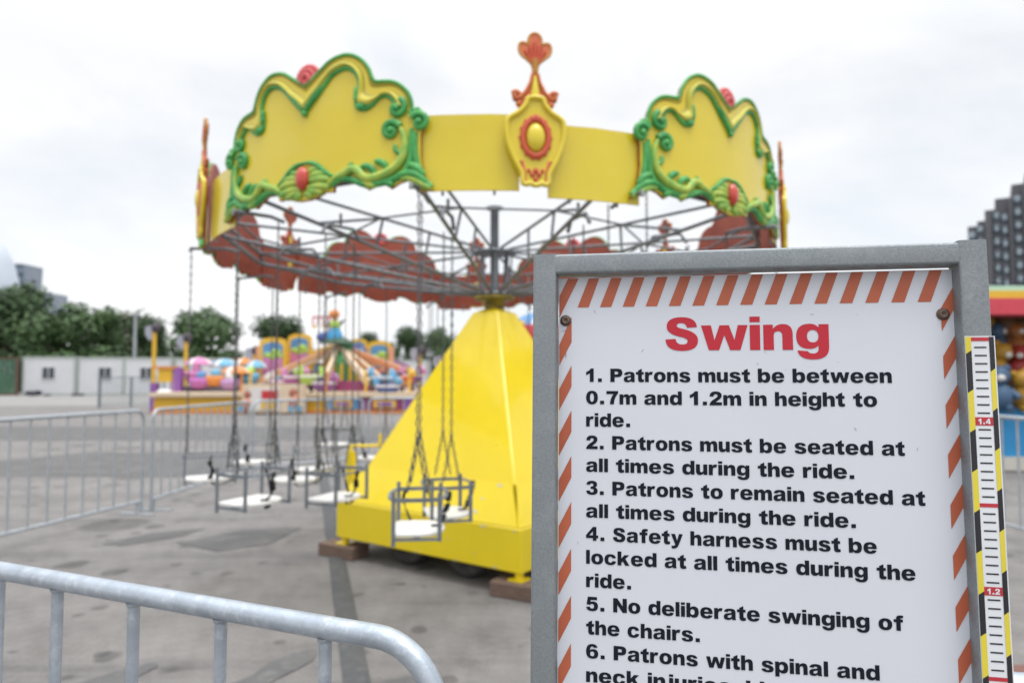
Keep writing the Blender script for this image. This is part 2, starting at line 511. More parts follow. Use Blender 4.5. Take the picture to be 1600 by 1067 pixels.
#@@PART2
# ------------------------------------------------------------------ ground
def ground_mat():
    m = bpy.data.materials.new('worn tarmac')
    m.use_nodes = True
    nt = m.node_tree
    L = nt.links.new
    b = nt.nodes['Principled BSDF']
    b.inputs['Roughness'].default_value = .88
    b.inputs['Specular IOR Level'].default_value = .35
    tc = nd(nt, 'ShaderNodeTexCoord')

    def noise(scale, det=8, ro=.65, vec=None):
        n = nd(nt, 'ShaderNodeTexNoise')
        n.inputs['Scale'].default_value = scale
        n.inputs['Detail'].default_value = det
        n.inputs['Roughness'].default_value = ro
        L(vec or tc.outputs['Object'], n.inputs['Vector'])
        return n.outputs['Fac']

    def ramp(src, stops):
        r = nd(nt, 'ShaderNodeValToRGB')
        e = r.color_ramp.elements
        e[0].position, e[0].color = stops[0][0], (*stops[0][1], 1)
        e[1].position, e[1].color = stops[-1][0], (*stops[-1][1], 1)
        for p, c in stops[1:-1]:
            q = e.new(p)
            q.color = (*c, 1)
        L(src, r.inputs[0])
        return r.outputs[0]

    def mul(a, c, f=1):
        x = nd(nt, 'ShaderNodeMix', data_type='RGBA', blend_type='MULTIPLY')
        x.inputs['Factor'].default_value = f
        L(a, x.inputs['A'])
        L(c, x.inputs['B'])
        return x.outputs['Result']
    base = ramp(noise(.35), [(.3, (.188, .179, .173)), (.7, (.240, .229, .221))])
    fine = ramp(noise(9, 10, .75), [(.3, (.80, .80, .80)), (.7, (1.08, 1.08, 1.08))])
    grit = ramp(noise(90, 3, .7), [(.3, (.78, .78, .78)), (.7, (1.12, 1.12, 1.12))])
    mott = ramp(noise(2.2, 9, .72), [(.34, (.76, .755, .75)), (.5, (1, 1, 1)), (.72, (1.13, 1.12, 1.11))])
    c = mul(mul(mul(base, fine), grit), mott)
    # oil drips and gum spots of uneven size
    ns = nd(nt, 'ShaderNodeTexNoise')
    ns.inputs['Scale'].default_value = 3.0
    ns.inputs['Detail'].default_value = 3
    L(tc.outputs['Object'], ns.inputs['Vector'])
    mxv = nd(nt, 'ShaderNodeMix', data_type='RGBA')
    mxv.inputs['Factor'].default_value = .12
    L(tc.outputs['Object'], mxv.inputs['A'])
    L(ns.outputs['Color'], mxv.inputs['B'])
    for sc_, lo, hi, dark in ((.9, .10, .15, .66), (2.4, .09, .15, .60), (5.0, .09, .15, .64)):
        vo = nd(nt, 'ShaderNodeTexVoronoi')
        vo.inputs['Scale'].default_value = sc_
        L(mxv.outputs['Result'], vo.inputs['Vector'])
        sp = nd(nt, 'ShaderNodeSeparateColor')
        L(vo.outputs['Color'], sp.inputs[0])
        ad = nd(nt, 'ShaderNodeMath', operation='MULTIPLY_ADD')
        ad.inputs[1].default_value = .30
        L(sp.outputs[0], ad.inputs[0])
        ad.inputs[2].default_value = -.07
        sb = nd(nt, 'ShaderNodeMath', operation='SUBTRACT')
        L(vo.outputs['Distance'], sb.inputs[0])
        L(ad.outputs[0], sb.inputs[1])
        c = mul(c, ramp(sb.outputs[0], [(.0, (dark,) * 3), (.05, (1, 1, 1))]))
    # long faint tyre and trench lines
    mp = nd(nt, 'ShaderNodeMapping')
    mp.inputs['Rotation'].default_value = (0, 0, rad(8))
    mp.inputs['Scale'].default_value = (.05, 1.1, 1)
    L(tc.outputs['Object'], mp.inputs[0])
    c = mul(c, ramp(noise(1.2, 6, .7, mp.outputs[0]), [(.36, (.82, .82, .83)), (.5, (1, 1, 1))]))
    mp2 = nd(nt, 'ShaderNodeMapping')
    mp2.inputs['Rotation'].default_value = (0, 0, rad(-35))
    mp2.inputs['Scale'].default_value = (.3, 4, 1)
    L(tc.outputs['Object'], mp2.inputs[0])
    c = mul(c, ramp(noise(1.0, 5, .7, mp2.outputs[0]), [(.34, (.86, .86, .86)), (.44, (1, 1, 1))]))
    L(c, b.inputs['Base Color'])
    bp = nd(nt, 'ShaderNodeBump')
    bp.inputs['Strength'].default_value = .35
    bp.inputs['Distance'].default_value = .006
    L(noise(120, 3, .7), bp.inputs['Height'])
    L(bp.outputs[0], b.inputs['Normal'])
    return m


GM = ground_mat()
g = MB()
g.add([(-900, -60, 0), (900, -60, 0), (900, 1400, 0), (-900, 1400, 0)], [(0, 1, 2, 3)])
g.build('ground', GM, kind='structure')

DARKTAR = mat('dark tarmac patch', (.105, .104, .104), .9, 0, c2=(.085, .083, .082), scale=1.6, amt=.8, dirt=(.17, .165, .16), dirt_scale=3, dirt_amt=.6, dirt_lo=.45)
PALETAR = mat('pale concrete', (.27, .265, .255), .9, 0, c2=(.20, .195, .19), scale=.5, amt=.8, dirt=(.15, .145, .14), dirt_scale=.8, dirt_amt=.5)
STAIN = mat('oil stain', (.088, .088, .091), .8, 0, c2=(.125, .123, .121), scale=5, amt=.9, dirt=(.18, .175, .17), dirt_scale=9, dirt_amt=.8, dirt_lo=.5)


def sheet(name, pts, m, z=.004):
    b = MB()
    b.add([(x, y, z) for x, y in pts], [tuple(range(len(pts)))])
    return b.build(name, m, kind='structure')


def blob(pts, m, z, seed):
    r = random.Random(seed)
    q = cr([(x, y, 0) for x, y in pts], 5, True)
    return sheet('oil_stain', [(p.x + r.uniform(-.012, .012), p.y + r.uniform(-.02, .02)) for p in q], m, z)


def wob(x0, x1, y0, y1, n=26, a=.3):
    r = random.Random(int(y0 * 10))
    lo = [(x0 + (x1 - x0) * i / n, y0 + r.uniform(-a, a)) for i in range(n + 1)]
    hi = [(x0 + (x1 - x0) * i / n, y1 + r.uniform(-a, a)) for i in range(n + 1)]
    return lo + hi[::-1]


sheet('tarmac_band', wob(-34, 30, 15.6, 19.6, 30, .22), DARKTAR)
sheet('concrete_apron', wob(-60, 40, 33, 51, 30, .3), PALETAR)
sheet('tarmac_patch', [(-8.6, 10.0), (-4.6, 9.9), (-3.9, 11.4), (-4.4, 13.2), (-8.0, 13.0), (-9.2, 11.2)], DARKTAR, .0042)
sheet('tarmac_patch', [(-2.92, 6.02), (-2.52, 6.52), (-2.02, 6.62), (-2.10, 6.0), (-2.45, 5.74)], DARKTAR, .0044)
sheet('tarmac_patch', [(-3.55, 5.98), (-3.32, 6.42), (-2.92, 6.58), (-3.0, 6.28), (-3.32, 5.94)], DARKTAR, .0044)
blob([(-2.15, 3.0), (-1.98, 3.42), (-1.78, 3.52), (-1.83, 3.28), (-1.6, 3.2), (-1.32, 3.3), (-1.2, 3.62), (-1.02, 3.68), (-1.1, 3.4), (-1.3, 3.06), (-1.62, 2.98), (-1.85, 3.1), (-2.0, 2.86)], STAIN, .0044, 3)
blob([(-.78, 2.95), (-.6, 3.35), (-.35, 3.3), (-.25, 3.05), (-.45, 2.9)], STAIN, .0044, 4)

# rubber cable cover that runs from the ride's corner towards the visitor
b = MB()
pa, pb = V((-.55, 2.7, 0)), V((-3.1, 11.2, 0))
d = (pb - pa).normalized()
nrm = V((d.y, -d.x, 0))
pr = [(-.064, .0045), (-.034, .012), (.034, .012), (.064, .0045)]
vs = [pa + nrm * a + V((0, 0, z)) for a, z in pr] + [pb + nrm * a + V((0, 0, z)) for a, z in pr]
b.add(vs, [(0, 1, 5, 4), (1, 2, 6, 5), (2, 3, 7, 6)])
tag(b.build('cable_cover', CABLE), 'flat dark rubber cable cover strip lying on the tarmac under the left timber block', 'cable cover')

# ------------------------------------------------------------------ rules sign in front
SR = Matrix.Rotation(-.1847, 3, 'Z') @ Matrix.Rotation(-.0448, 3, 'X') @ Matrix.Rotation(.0021, 3, 'Y')
SO = V((.0288, .9475, CAMH + .1693))
SL = 1.6225
W = .5712
sign = thing('rules_sign', 'grey steel framed white sign board headed Swing with a list of numbered rider rules', 'sign')
M4 = SR.to_4x4()
M4.translation = SO + SR @ V((W / 2, 0, -SL))
sign.matrix_world = M4


def sp(u, v, n=0.):
    return V((u - W / 2, n, v + SL))


def rounded_post(mb, u0, u1, v0, v1, n0, n1, r=.004, along='v'):
    """box section tube with rounded corners running along v (post) or u (bar)"""
    prof = []
    a0, a1 = (u0, u1) if along == 'v' else (v0, v1)
    for cx, cy, st in ((a1 - r, n1 - r, 0), (a0 + r, n1 - r, 90), (a0 + r, n0 + r, 180), (a1 - r, n0 + r, 270)):
        for k in range(5):
            an = rad(st + 90 * k / 4)
            prof.append((cx + r * cos(an), cy + r * sin(an)))
    n = len(prof)
    e0, e1 = (v0, v1) if along == 'v' else (u0, u1)
    vs = []
    steps = 2
    for i in range(steps):
        e = e0 + (e1 - e0) * i
        for a, c in prof:
            vs.append(sp(a, e, c) if along == 'v' else sp(e, a, c))
    fs = [(i, (i + 1) % n, n + (i + 1) % n, n + i) for i in range(n)]
    if along == 'u':
        fs = [f[::-1] for f in fs]
    mb.add(vs, fs, True)
    mb.add(vs[:n], [tuple(range(n))[::-1]])
    mb.add(vs[n:], [tuple(range(n))])


TD = .032
b = MB(); rounded_post(b, .0008, .0335, -SL + .012, -.0004, 0, TD); b.build('frame_post', GALV_S, sign)
b = MB(); rounded_post(b, .5393, .5722, -SL + .012, .0012, -.001, TD + .001); b.build('frame_post', GALV_S, sign)
b = MB(); rounded_post(b, .022, .551, -.0285, -.0006, .0003, TD - .0006, along='u')
b.build('frame_rail', GALV_S, sign)
b = MB(); rounded_post(b, .0337, .5391, -.80, -.77, .0006, TD - .0006, along='u')
b.build('frame_rail', GALV_S, sign)
for u in (.017, .556):
    b = MB()
    b.box(sp(u, -SL + .006, .016), (.05, .42, .012))
    b.build('foot_plate', GALV_S, sign)
PO = .022
b = MB()
b.box(sp((.0346 + .5436) / 2, (-.0312 - .745) / 2, PO + .0015), (.5436 - .0346, .003, .745 - .0312))
panel = b.build('sign_panel', PANEL, sign)
# chipped sheet border: slanting red tape bars at the top and down both sides
b = MB()


def quad(pts, n=PO - .0005):
    b.add([sp(u, v, n) for u, v in pts], [tuple(range(len(pts)))])


k = 0
u = .0767 - .0312
for k in range(16):
    ut = u + .0312 * k
    if ut > .53:
        break
    if k == 0:
        quad([(.0625, -.0318), (.0475, -.0318), (.0356, -.056), (.0356, -.0868)])
        continue
    top, bot = -.0322, -.0728
    quad([(ut + .0145, top), (ut, top), (ut - .0157, bot), (ut - .0002, bot)])
for k in range(11):
    v = -.1541 + .0622 - .0622 * k
    if k == 0:
        quad([(.0527, v + .006), (.0527, v - .0294), (.0356, v - .0294 - .033), (.0356, v - .0294 - .004)])
    else:
        quad([(.0527, v), (.0527, v - .0294), (.0356, v - .0624), (.0356, v - .033)])
for k in range(11):
    v = -.1138 + .0616 - .0616 * k
    quad([(.5408, v), (.5408, v - .0285), (.5245, v - .0575 - .001), (.5245, v - .0292)])
b.build('hazard_border', ORANGE, panel)
ptf = lambda u, v: sp(u, v, PO - .0006)
text_mesh('heading_text', 'Swing', .1809, -.1336, .2087, .0445, ptf, REDINK, panel, gap=62)
ROWS = [("1. Patrons must be between", .3904), ("0.7m and 1.2m in height to", .3719), ("ride.", .0596), ("2. Patrons must be seated at", .4023),
        ("all times during the ride.", .3414), ("3. Patrons to remain seated at", .4234), ("all times during the ride.", .3413),
        ("4. Safety harness must be", .3648), ("locked at all times during the", .4082), ("ride.", .0597), ("5. No deliberate swinging of", .3923),
        ("the chairs.", .1474), ("6. Patrons with spinal and", .3625), ("neck injuries, history of", .345)]
for i, (t, wd) in enumerate(ROWS):
    text_mesh('rule_text', t, .0730, -.1767 - .03063 * i, wd, .0182, ptf, INK, panel)
# scuffs on the sheet
b = MB()
for u, v, l, a in ((.1015, -.0545, .007, 70), (.106, -.071, .006, 10), (.085, -.079, .007, 120), (.150, -.134, .006, 50), (.31, -.1365, .004, -60), (.335, -.1595, .003, 80), (.043, -.1055, .008, 15), (.045, -.1395, .012, 85), (.37, -.087, .006, 10), (.425, -.088, .003, 60), (.418, -.236, .007, -60), (.215, -.286, .003, 10), (.30, -.152, .005, 60), (.49, -.26, .006, 75), (.062, -.395, .006, 80), (.45, -.42, .004, 45), (.40, -.15, .003, 20), (.36, -.345, .003, 70)):
    c, s_ = cos(rad(a)) * l / 2, sin(rad(a)) * l / 2
    b.add([sp(u - c, v - s_, PO - .0004), sp(u + s_ * .12, v - c * .12, PO - .0004), sp(u + c, v + s_, PO - .0004), sp(u - s_ * .2, v + c * .2, PO - .0004)], [(0, 1, 2, 3)])
b.build('scuff_mark', mat('grey scuff', (.36, .35, .34), .8), panel)
for u, v in ((.0444, -.0911), (.5266, -.0890)):
    b = MB()
    Mx = Matrix.Rotation(pi / 2, 3, 'X')
    b.lathe([(.0078, 0), (.0078, .0012), (.0055, .0012), (.0055, .0035), (.0048, .0048), (.003, .0048), (.0024, .0032), (.0001, .0032)], 20, sp(u, v, PO), 0, Mx)
    b.build('screw', SCREW, sign)
# height gauge strip on the right post
b = MB()
GU0, GU1 = .5399, .5732
gv = lambda h: -.1237 + (h - 1.5)
b.box(sp((GU0 + GU1) / 2, (gv(1.504) + gv(.6)) / 2, -.0026), (GU1 - GU0, .0012, 1.504 - .6))
gauge = b.build('height_gauge', TWHITE, sign)
gn = -.0036
bands = {0: MB(), 1: MB()}
for side in (0, 1):
    ua, ub = (GU0 + .0002, GU0 + .0066) if side == 0 else (GU1 - .0068, GU1 - .0014)
    hi = 1.503
    i = 0
    first = (.0165, .0385) if side == 0 else (.0385, .0)
    sk = .0045
    while hi > .61:
        ln = .0478
        if i == 0:
            ln = .0165 if side == 0 else .0385
        lo = hi - ln
        col = i % 2 if side == 0 else 1 - i % 2
        t = 0 if i == 0 else sk
        bands[col].add([sp(ua, gv(hi) - t, gn), sp(ua, gv(lo) - sk, gn), sp(ub, gv(lo), gn), sp(ub, gv(hi), gn)], [(0, 1, 2, 3)])
        hi = lo
        i += 1
bands[0].build('yellow_band', TYEL, gauge)
bands[1].build('black_band', TBLK, gauge)
b, r = MB(), MB()
w0, w1 = GU0 + .0066, GU1 - .0069
for k in range(1, 90):
    h = 1.5 - k * .01
    if k % 10:
        q = b; a, c, t = w0 + .0032, w1 - .0030, .0009
    else:
        continue
    b.add([sp(a, gv(h) - t, gn), sp(c, gv(h) - t, gn), sp(c, gv(h) + t, gn), sp(a, gv(h) + t, gn)], [(0, 1, 2, 3)])
b.build('tick_mark', TBLK, gauge)
for k in range(0, 9):
    h = 1.5 - k * .1
    t = .0050 if k % 2 and k in (1, 3, 5, 7) else .0023
    r = MB()
    r.add([sp(w0, gv(h) - t, gn), sp(w1, gv(h) - t, gn), sp(w1, gv(h) + t, gn), sp(w0, gv(h) + t, gn)], [(0, 1, 2, 3)])
    r.build('red_band', TRED, gauge)
for h, s_ in ((1.4, '1.4'), (1.2, '1.2'), (1.0, '1.0')):
    text_mesh('gauge_number', s_, w0 + .0032, gv(h) - .0033, .0135, .0066, lambda u, v: sp(u, v, gn - .0004), TWHITE, gauge)

# ------------------------------------------------------------------ crowd barriers
def barrier(a, b2, ztop, r=.0165, rb=.0105, nb=17, rc=.10, zb=.13, m=GALV_T, label='', group='crowd barriers round the ride', name='crowd_barrier', start=None, bars=None):
    """tube loop with two rounded top corners, bottom rail, upright bars and two flat feet; a, b2 on the ground"""
    a, b2 = V((*a, 0)), V((*b2, 0))
    Ln = (b2 - a).length
    t = thing(name, label, 'barrier', a, atan2((b2 - a).y, (b2 - a).x), group)
    q = MB()
    path = [(0, 0, .02), (0, 0, zb)]
    for k in range(13):
        an = pi - pi / 2 * k / 12
        path.append((rc + rc * cos(an), 0, ztop - rc + rc * sin(an)))
    for k in range(13):
        an = pi / 2 - pi / 2 * k / 12
        path.append((Ln - rc + rc * cos(an), 0, ztop - rc + rc * sin(an)))
    path += [(Ln, 0, zb), (Ln, 0, .02)]
    q.tube(path, r, 16)
    q.build('tube_frame', m, t)
    q = MB()
    q.tube([(r, 0, zb), (Ln - r, 0, zb)], r * .8, 12)
    q.build('bottom_rail', m, t)
    xs = bars or [Ln * (i + 1) / (nb + 1) for i in range(nb)]
    for x in xs:
        q = MB()
        zt = ztop
        if x < rc: zt = ztop - rc + sqrt(max(rc * rc - (rc - x) ** 2, 0))
        q.tube([(x, 0, zb), (x, 0, zt - r * .7)], rb, 12)
        # weld collar under the rail
        q.lathe([(rb, zt - r - .004), (rb + .0022, zt - r - .001), (rb + .0028, zt - r + .003)], 12, (x, 0, 0))
        q.build('upright_bar', m, t)
    for x in (.06, Ln - .06):
        q = MB()
        q.box((x, 0, .008), (.05, .40, .012))
        q.bar((x, 0, .014), (x, 0, zb), .03, .012)
        q.build('barrier_foot', m, t)
    return t


# near barrier, bottom left: runs from the far left to the sign
A = V((-.100, .958)); D = V((-.98, 1.3276)) - V((-.2858, 1.0364))
D.normalize()
Bn = A + D * 2.2
LB = 2.2
bars = []
for px_, y_ in ((-.2767, 1.0312), (-.4628, 1.1149), (-.6428, 1.1925), (-.8222, 1.27), (-.9753, 1.3376)):
    bars.append((V((px_, y_)) - A).length)
st = (bars[-1] - bars[0]) / 4
bars += [bars[-1] + st * (i + 1) for i in range(int((LB - .06 - bars[-1]) / st))]
barrier(A, Bn, 1.083, label='galvanised crowd barrier nearest the camera, its rounded end beside the sign', bars=bars, rb=.0098)
barrier((.028, .99), (2.2, .572), 1.068, label='galvanised crowd barrier standing directly behind the rules sign, mostly hidden')
FB = dict(m=GALV_F, r=.0185, rb=.0098, nb=12)
dA = (V((-3.93, 7.3)) - V((-4.27, 5.7))).normalized()
eA = V((-3.93, 7.32))
barrier(eA - dA * 2.5, eA, 1.085, label='crowd barrier at the left edge, nearest of the row left of the ride', **FB)
barrier((-3.88, 7.42), (-3.78, 9.85), 1.085, label='second crowd barrier along the left of the ride, beyond the one at the edge', **FB)
barrier((-3.76, 9.97), (-2.45, 11.25), 1.085, label='angled crowd barrier at the far left corner behind the swing seats', **dict(FB, nb=8))
barrier((-2.36, 11.3), (.1, 11.5), 1.085, label='crowd barrier running across behind the swing ride, left of the yellow tower', **FB)
barrier((.2, 11.5), (2.7, 11.3), 1.085, label='crowd barrier behind the sign at the far side of the ride', **FB)
barrier((4.40, 6.95), (4.46, 4.5), 1.085, label='pale crowd barrier to the right of the height gauge', **FB)
barrier((4.30, 9.5), (4.39, 7.05), 1.085, label='crowd barrier on the right beyond the pale one, mostly behind the sign', **FB)
# ------------------------------------------------------------------ swing carousel
CX, CY = -.15, 5.81
RR = 2.27
ride = thing('swing_carousel', 'yellow chair swing ride with a scalloped yellow and green crown on a pyramid tower', 'fairground ride', (CX, CY, 0))
TH = rad(-35.6)
RB = Matrix.Rotation(TH, 3, 'Z')


def pol(phi, r, z):
    # the whole wheel leans a little away from the gate side, its far rim hangs lower
    a = rad(phi)
    y = -r * cos(a)
    return V((r * sin(a), y, z - .083 * min(r / RR, 1.05) - y * .0375))


def bl(x, y, z):
    return RB @ V((x, y, z))


def rbox(mb, lo, hi, r=.012, fn=bl, mi=0):
    """box with chamfered edges"""
    x0, y0, z0 = lo
    x1, y1, z1 = hi
    loops = [(0, r, z0), (r, 0, z0), None]
    prof = lambda e: [(x0 + e, y0 + r), (x0 + r, y0 + e), (x1 - r, y0 + e), (x1 - e, y0 + r), (x1 - e, y1 - r), (x1 - r, y1 - e), (x0 + r, y1 - e), (x0 + e, y1 - r)]
    rows = [(r, z0), (0, z0 + r), (0, z1 - r), (r, z1)]
    vs = []
    for e, z in rows:
        vs += [fn(x, y, z) for x, y in prof(e)]
    fs = [(7, 6, 5, 4, 3, 2, 1, 0), (24, 25, 26, 27, 28, 29, 30, 31)]
    for i in range(3):
        for k in range(8):
            fs.append((i * 8 + k, i * 8 + (k + 1) % 8, i * 8 + 8 + (k + 1) % 8, i * 8 + 8 + k))
    mb.add(vs, fs, False, mi)


HB = .915
b = MB()
rbox(b, (-HB, -HB, .155), (HB, HB, .45), .010)
base = b.build('base_box', YELB, ride)
# sheet skirt of four sloping plates with open corner gaps
for k in range(4):
    q = Matrix.Rotation(k * pi / 2, 3, 'Z')
    fn = lambda x, y, z: RB @ (q @ V((x, y, z)))
    b = MB()
    o0, o1 = HB - .006, .762
    g0 = .035
    f_ = [fn(-o0 + g0 * .2, -o0, .4535), fn(o0 - g0, -o0, .4535), fn(o1 - g0 * .8, -o1, .712), fn(-o1 + g0 * .2, -o1, .712)]
    dn = V((0, 0, -.012))
    vs = f_ + [p + dn for p in f_]
    vs[4:6] = [p + fn(0, .03, 0) + V((0, 0, .001)) for p in f_[:2]]
    b.add(vs, [(0, 1, 2, 3), (7, 6, 5, 4), (0, 4, 5, 1), (1, 5, 6, 2), (2, 6, 7, 3), (3, 7, 4, 0)])
    b.build('skirt_plate', YELB, ride)
b = MB()
h0, h1, z0, z1 = .748, .135, .655, 1.985
rows = [(h0, .452), (h0, .70), (h1, z1), (h1 * .62, z1 + .03)]
vs = []
for h, z in rows:
    e = .012
    vs += [bl(x, y, z) for x, y in ((-h + e, -h), (h - e, -h), (h, -h + e), (h, h - e), (h - e, h), (-h + e, h), (-h, h - e), (-h, -h + e))]
fs = [tuple(range(24, 32))]
for i in range(3):
    for k in range(8):
        fs.append((i * 8 + k, i * 8 + (k + 1) % 8, i * 8 + 8 + (k + 1) % 8, i * 8 + 8 + k))
b.add(vs, fs)
tower = b.build('pyramid_tower', YELB, ride)
# folded corner straps and rivets of the tower sheets
b = MB()
for sx, sy in ((-1, -1), (1, -1), (1, 1), (-1, 1)):
    p0, p1 = bl(sx * (h0 - .0095), sy * (h0 - .0095), .705), bl(sx * (h1 - .0095), sy * (h1 - .0095), z1)
    b.bar(p0, p1, .011, .011)
b.build('corner_seam', YELB, ride)
b = MB()
for k in range(4):
    q = Matrix.Rotation(k * pi / 2, 3, 'Z')
    for i in range(6):
        t = i / 5
        h = h0 + (h1 - h0) * t
        z = .70 + (z1 - .70) * t
        p = RB @ (q @ V((h * .80 - .01, -h - .002, z)))
        b.ball(p, .006, 8, 5)
b.build('rivet', YELB, tower)
b = MB()
b.lathe([(.085, 2.0), (.085, 2.095), (.17, 2.10), (.175, 2.115), (.17, 2.13), (.10, 2.135), (.10, 2.15)], 24)
b.build('collar', mat('greasy yellow', (.36, .27, .02), .5, c2=(.10, .08, .02), scale=12, amt=1), ride)
b = MB()
b.lathe([(.036, 2.13), (.036, 2.875), (.055, 2.88), (.074, 2.884), (.076, 2.90), (.066, 2.904), (.0001, 2.904)], 24)
b.build('mast', STEEL2, ride)
b = MB()
b.lathe([(.15, 2.145), (.15, 2.16), (.04, 2.16)], 24)
b.lathe([(.20, 2.50), (.20, 2.512), (.04, 2.512)], 24)
for k in range(8):
    p = pol(-9 + 45 * k + 15, .13, 0)
    b.bar(p + V((0, 0, 2.16)), p * 1.15 + V((0, 0, 2.50)), .024, .012)
b.build('hub', STEEL2, ride)
# chipped paint: small bare patches along the folded edges
rc = random.Random(21)
b = MB()
for x, z, w in ((.60, .437, .022), (-.02, .167, .016), (.36, .165, .013), (.70, .166, .020), (.86, .43, .010), (.05, .436, .008), (-.5, .168, .010), (.28, .30, .007), (-.75, .435, .010), (.52, .24, .006)):
    pts = []
    for k in range(9):
        a = 2 * pi * k / 9
        q = w * rc.uniform(.55, 1.25)
        pts.append(bl(x + q * 1.5 * cos(a), -HB - .0012, min(max(z + q * .6 * sin(a), .1655), .4395)))
    b.add(pts, [tuple(range(9))])
for x, t, w in ((.42, .35, .022), (.52, .55, .018), (.50, .22, .026), (.64, .92, .026), (.30, .93, .014), (-.2, .6, .01), (-.55, .85, .013)):
    pts = []
    for k in range(9):
        a = 2 * pi * k / 9
        q = w * rc.uniform(.45, 1.25)
        tt = min(max(t + q * 1.6 * sin(a), .02), .985)
        y = -(HB - .006) + (HB - .006 - .762) * tt
        pts.append(bl(x + q * 1.1 * cos(a), y - .0012, .4535 + (.712 - .4535) * tt + .0012))
    b.add(pts, [tuple(range(9))])
b.build('paint_chip', mat('bare primer', (.66, .60, .42), .7, c2=(.5, .42, .25), scale=40), base)
# crank bracket on the left corner of the base
b = MB()
cpos = at(548, 758, 6.05) - V((CX, CY, 0))
b.box(cpos + V((0, 0, .10)), (.08, .04, .40), TH)
b.tube(cr([cpos + V((0, 0, .30)), cpos + V((.0, 0, .335)), cpos + V((.04, 0, .345)), cpos + V((.22, .02, .345)), cpos + V((.25, .02, .37)), cpos + V((.25, .02, .45))], 4), .014, 8)
b.build('handle_bracket', YELB, ride)
# tyres and jack feet
for x in (-.27, .32):
    for y in (-.71, .71):
        b = MB()
        Mx = RB @ Matrix.Rotation(pi / 2, 3, 'X')
        b.lathe([(.11, -.07), (.17, -.075), (.195, -.055), (.2, 0), (.195, .055), (.17, .075), (.11, .07), (.10, .03), (.0001, .03)], 28, bl(x, y, .202), 0, Mx)
        b.build('tyre', RUBBER, ride)
for sx, sy in ((-1, -1), (1, -1), (1, 1), (-1, 1)):
    b = MB()
    c = bl(sx * .86, sy * .86, 0)
    b.tube([c + V((0, 0, .112)), c + V((0, 0, .156))], .03, 12)
    b.box(c + V((0, 0, .107)), (.11, .11, .012), TH)
    b.build('jack_foot', YELB, ride)
blk = (('weathered timber block under the left corner of the yellow ride base', -1, -1, -.05),
       ('weathered timber block under the near corner of the yellow ride base, beside the sign post', 1, -1, .02),
       ('timber block under the right rear corner of the yellow ride base', 1, 1, .1),
       ('timber block under the far left corner of the yellow ride base', -1, 1, .03))
for lab, sx, sy, a in blk:
    c = bl(sx * .88, sy * .86, 0)
    b = MB()
    rbox(b, (-.19, -.10, 0), (.19, .10, .099), .006, lambda x, y, z: V((x, y, z)))
    o = b.build('timber_block', WOOD)
    o.location = (CX + c.x, CY + c.y, .001)
    o.rotation_euler = (0, 0, TH + a + .12)
    tag(o, lab, 'block', 'timber blocks under the ride')

# ---- steel arms
ARMS = [-9 + 30 * k for k in range(12)]
for i, ph in enumerate(ARMS):
    b = MB()
    up0, up1 = pol(ph, .05, 2.515), pol(ph, 2.16, 2.65)
    lo0, lo1 = pol(ph, .12, 2.155), pol(ph - 1.7, 2.16, 2.56)
    b.tube([up0, up1], .0115, 7)
    b.tube([lo0, lo1], .014, 7)
    for t0, t1 in ((.34, .34), (.56, .56), (.56, .80)):
        b.tube([up0.lerp(up1, t0), lo0.lerp(lo1, t1)], .010, 6)
    b.tube([up1, lo1], .014, 6)
    b.tube([pol(ph, 2.16, 2.65), pol(ph, 2.2, 2.80)], .010, 6)
    b.build('arm', STEEL, ride)
    # seat hangers
    b = MB()
    e = .155
    b.tube([pol(ph, 1.60 - e, 2.40), pol(ph, 1.60 - e + .05, 2.47), pol(ph, 1.60 + e - .05, 2.47), pol(ph, 1.60 + e, 2.40)], .0125, 6)
    b.tube([pol(ph, 1.60, 2.47), pol(ph, 1.60, 2.56)], .010, 6)
    b.build('hanger', STEEL, ride)
    b = MB()
    b.tube([pol(ph, 2.03, 2.43), pol(ph, 2.12, 2.448), pol(ph, 2.2, 2.445), pol(ph, 2.365, 2.44), pol(ph, 2.365, 2.415)], .012, 6)
    b.build('hanger', STEEL, ride)
    ph2 = ph + 30
    b = MB()
    b.tube([pol(ph, 2.17, 2.57), pol(ph2, 2.17, 2.57)], .018, 7)
    b.build('lower_ring_tube', STEEL, ride)
    for nm, r, z, rr in (('upper_ring_tube', 2.17, 2.66, .015), ('top_ring_tube', 2.205, 2.80, .011), ('inner_tie', 1.25, 2.59, .008)):
        b = MB()
        b.tube([pol(ph, r, z), pol(ph2, r, z)], rr, 7)
        b.build(nm, STEEL, ride)

# ---- crown panels
UP = [(0, 3.085), (.06, 3.12), (.117, 3.16), (.16, 3.188), (.213, 3.206), (.275, 3.21), (.326, 3.193), (.375, 3.159), (.412, 3.109), (.43, 3.065), (.453, 3.036), (.53, 3.028), (.583, 3.008),
      (.63, 2.965), (.652, 2.92), (.668, 2.858), (.715, 2.835), (.735, 2.79), (.715, 2.745), (.706, 2.725), (.707, 2.60), (.722, 2.527), (.747, 2.457), (.773, 2.426)]
DN = [(.721, 2.437), (.686, 2.477), (.641, 2.488), (.588, 2.473), (.543, 2.446), (.506, 2.470), (.45, 2.478), (.413, 2.45), (.374, 2.471), (.295, 2.508), (.244, 2.518), (.203, 2.504), (.198, 2.46), (.14, 2.466), (.096, 2.447), (.04, 2.435)]
INN = [(0, 2.93), (.052, 2.984), (.097, 3.022), (.14, 3.069), (.193, 3.115), (.266, 3.135), (.317, 3.114), (.347, 3.074), (.357, 3.028), (.348, 2.976), (.339, 2.915), (.388, 2.891), (.436, 2.912), (.473, 2.944), (.51, 2.953), (.548, 2.928), (.571, 2.891)]
half = UP + DN
OUTL = [(-x, z) for x, z in half[::-1]] + half[1:]
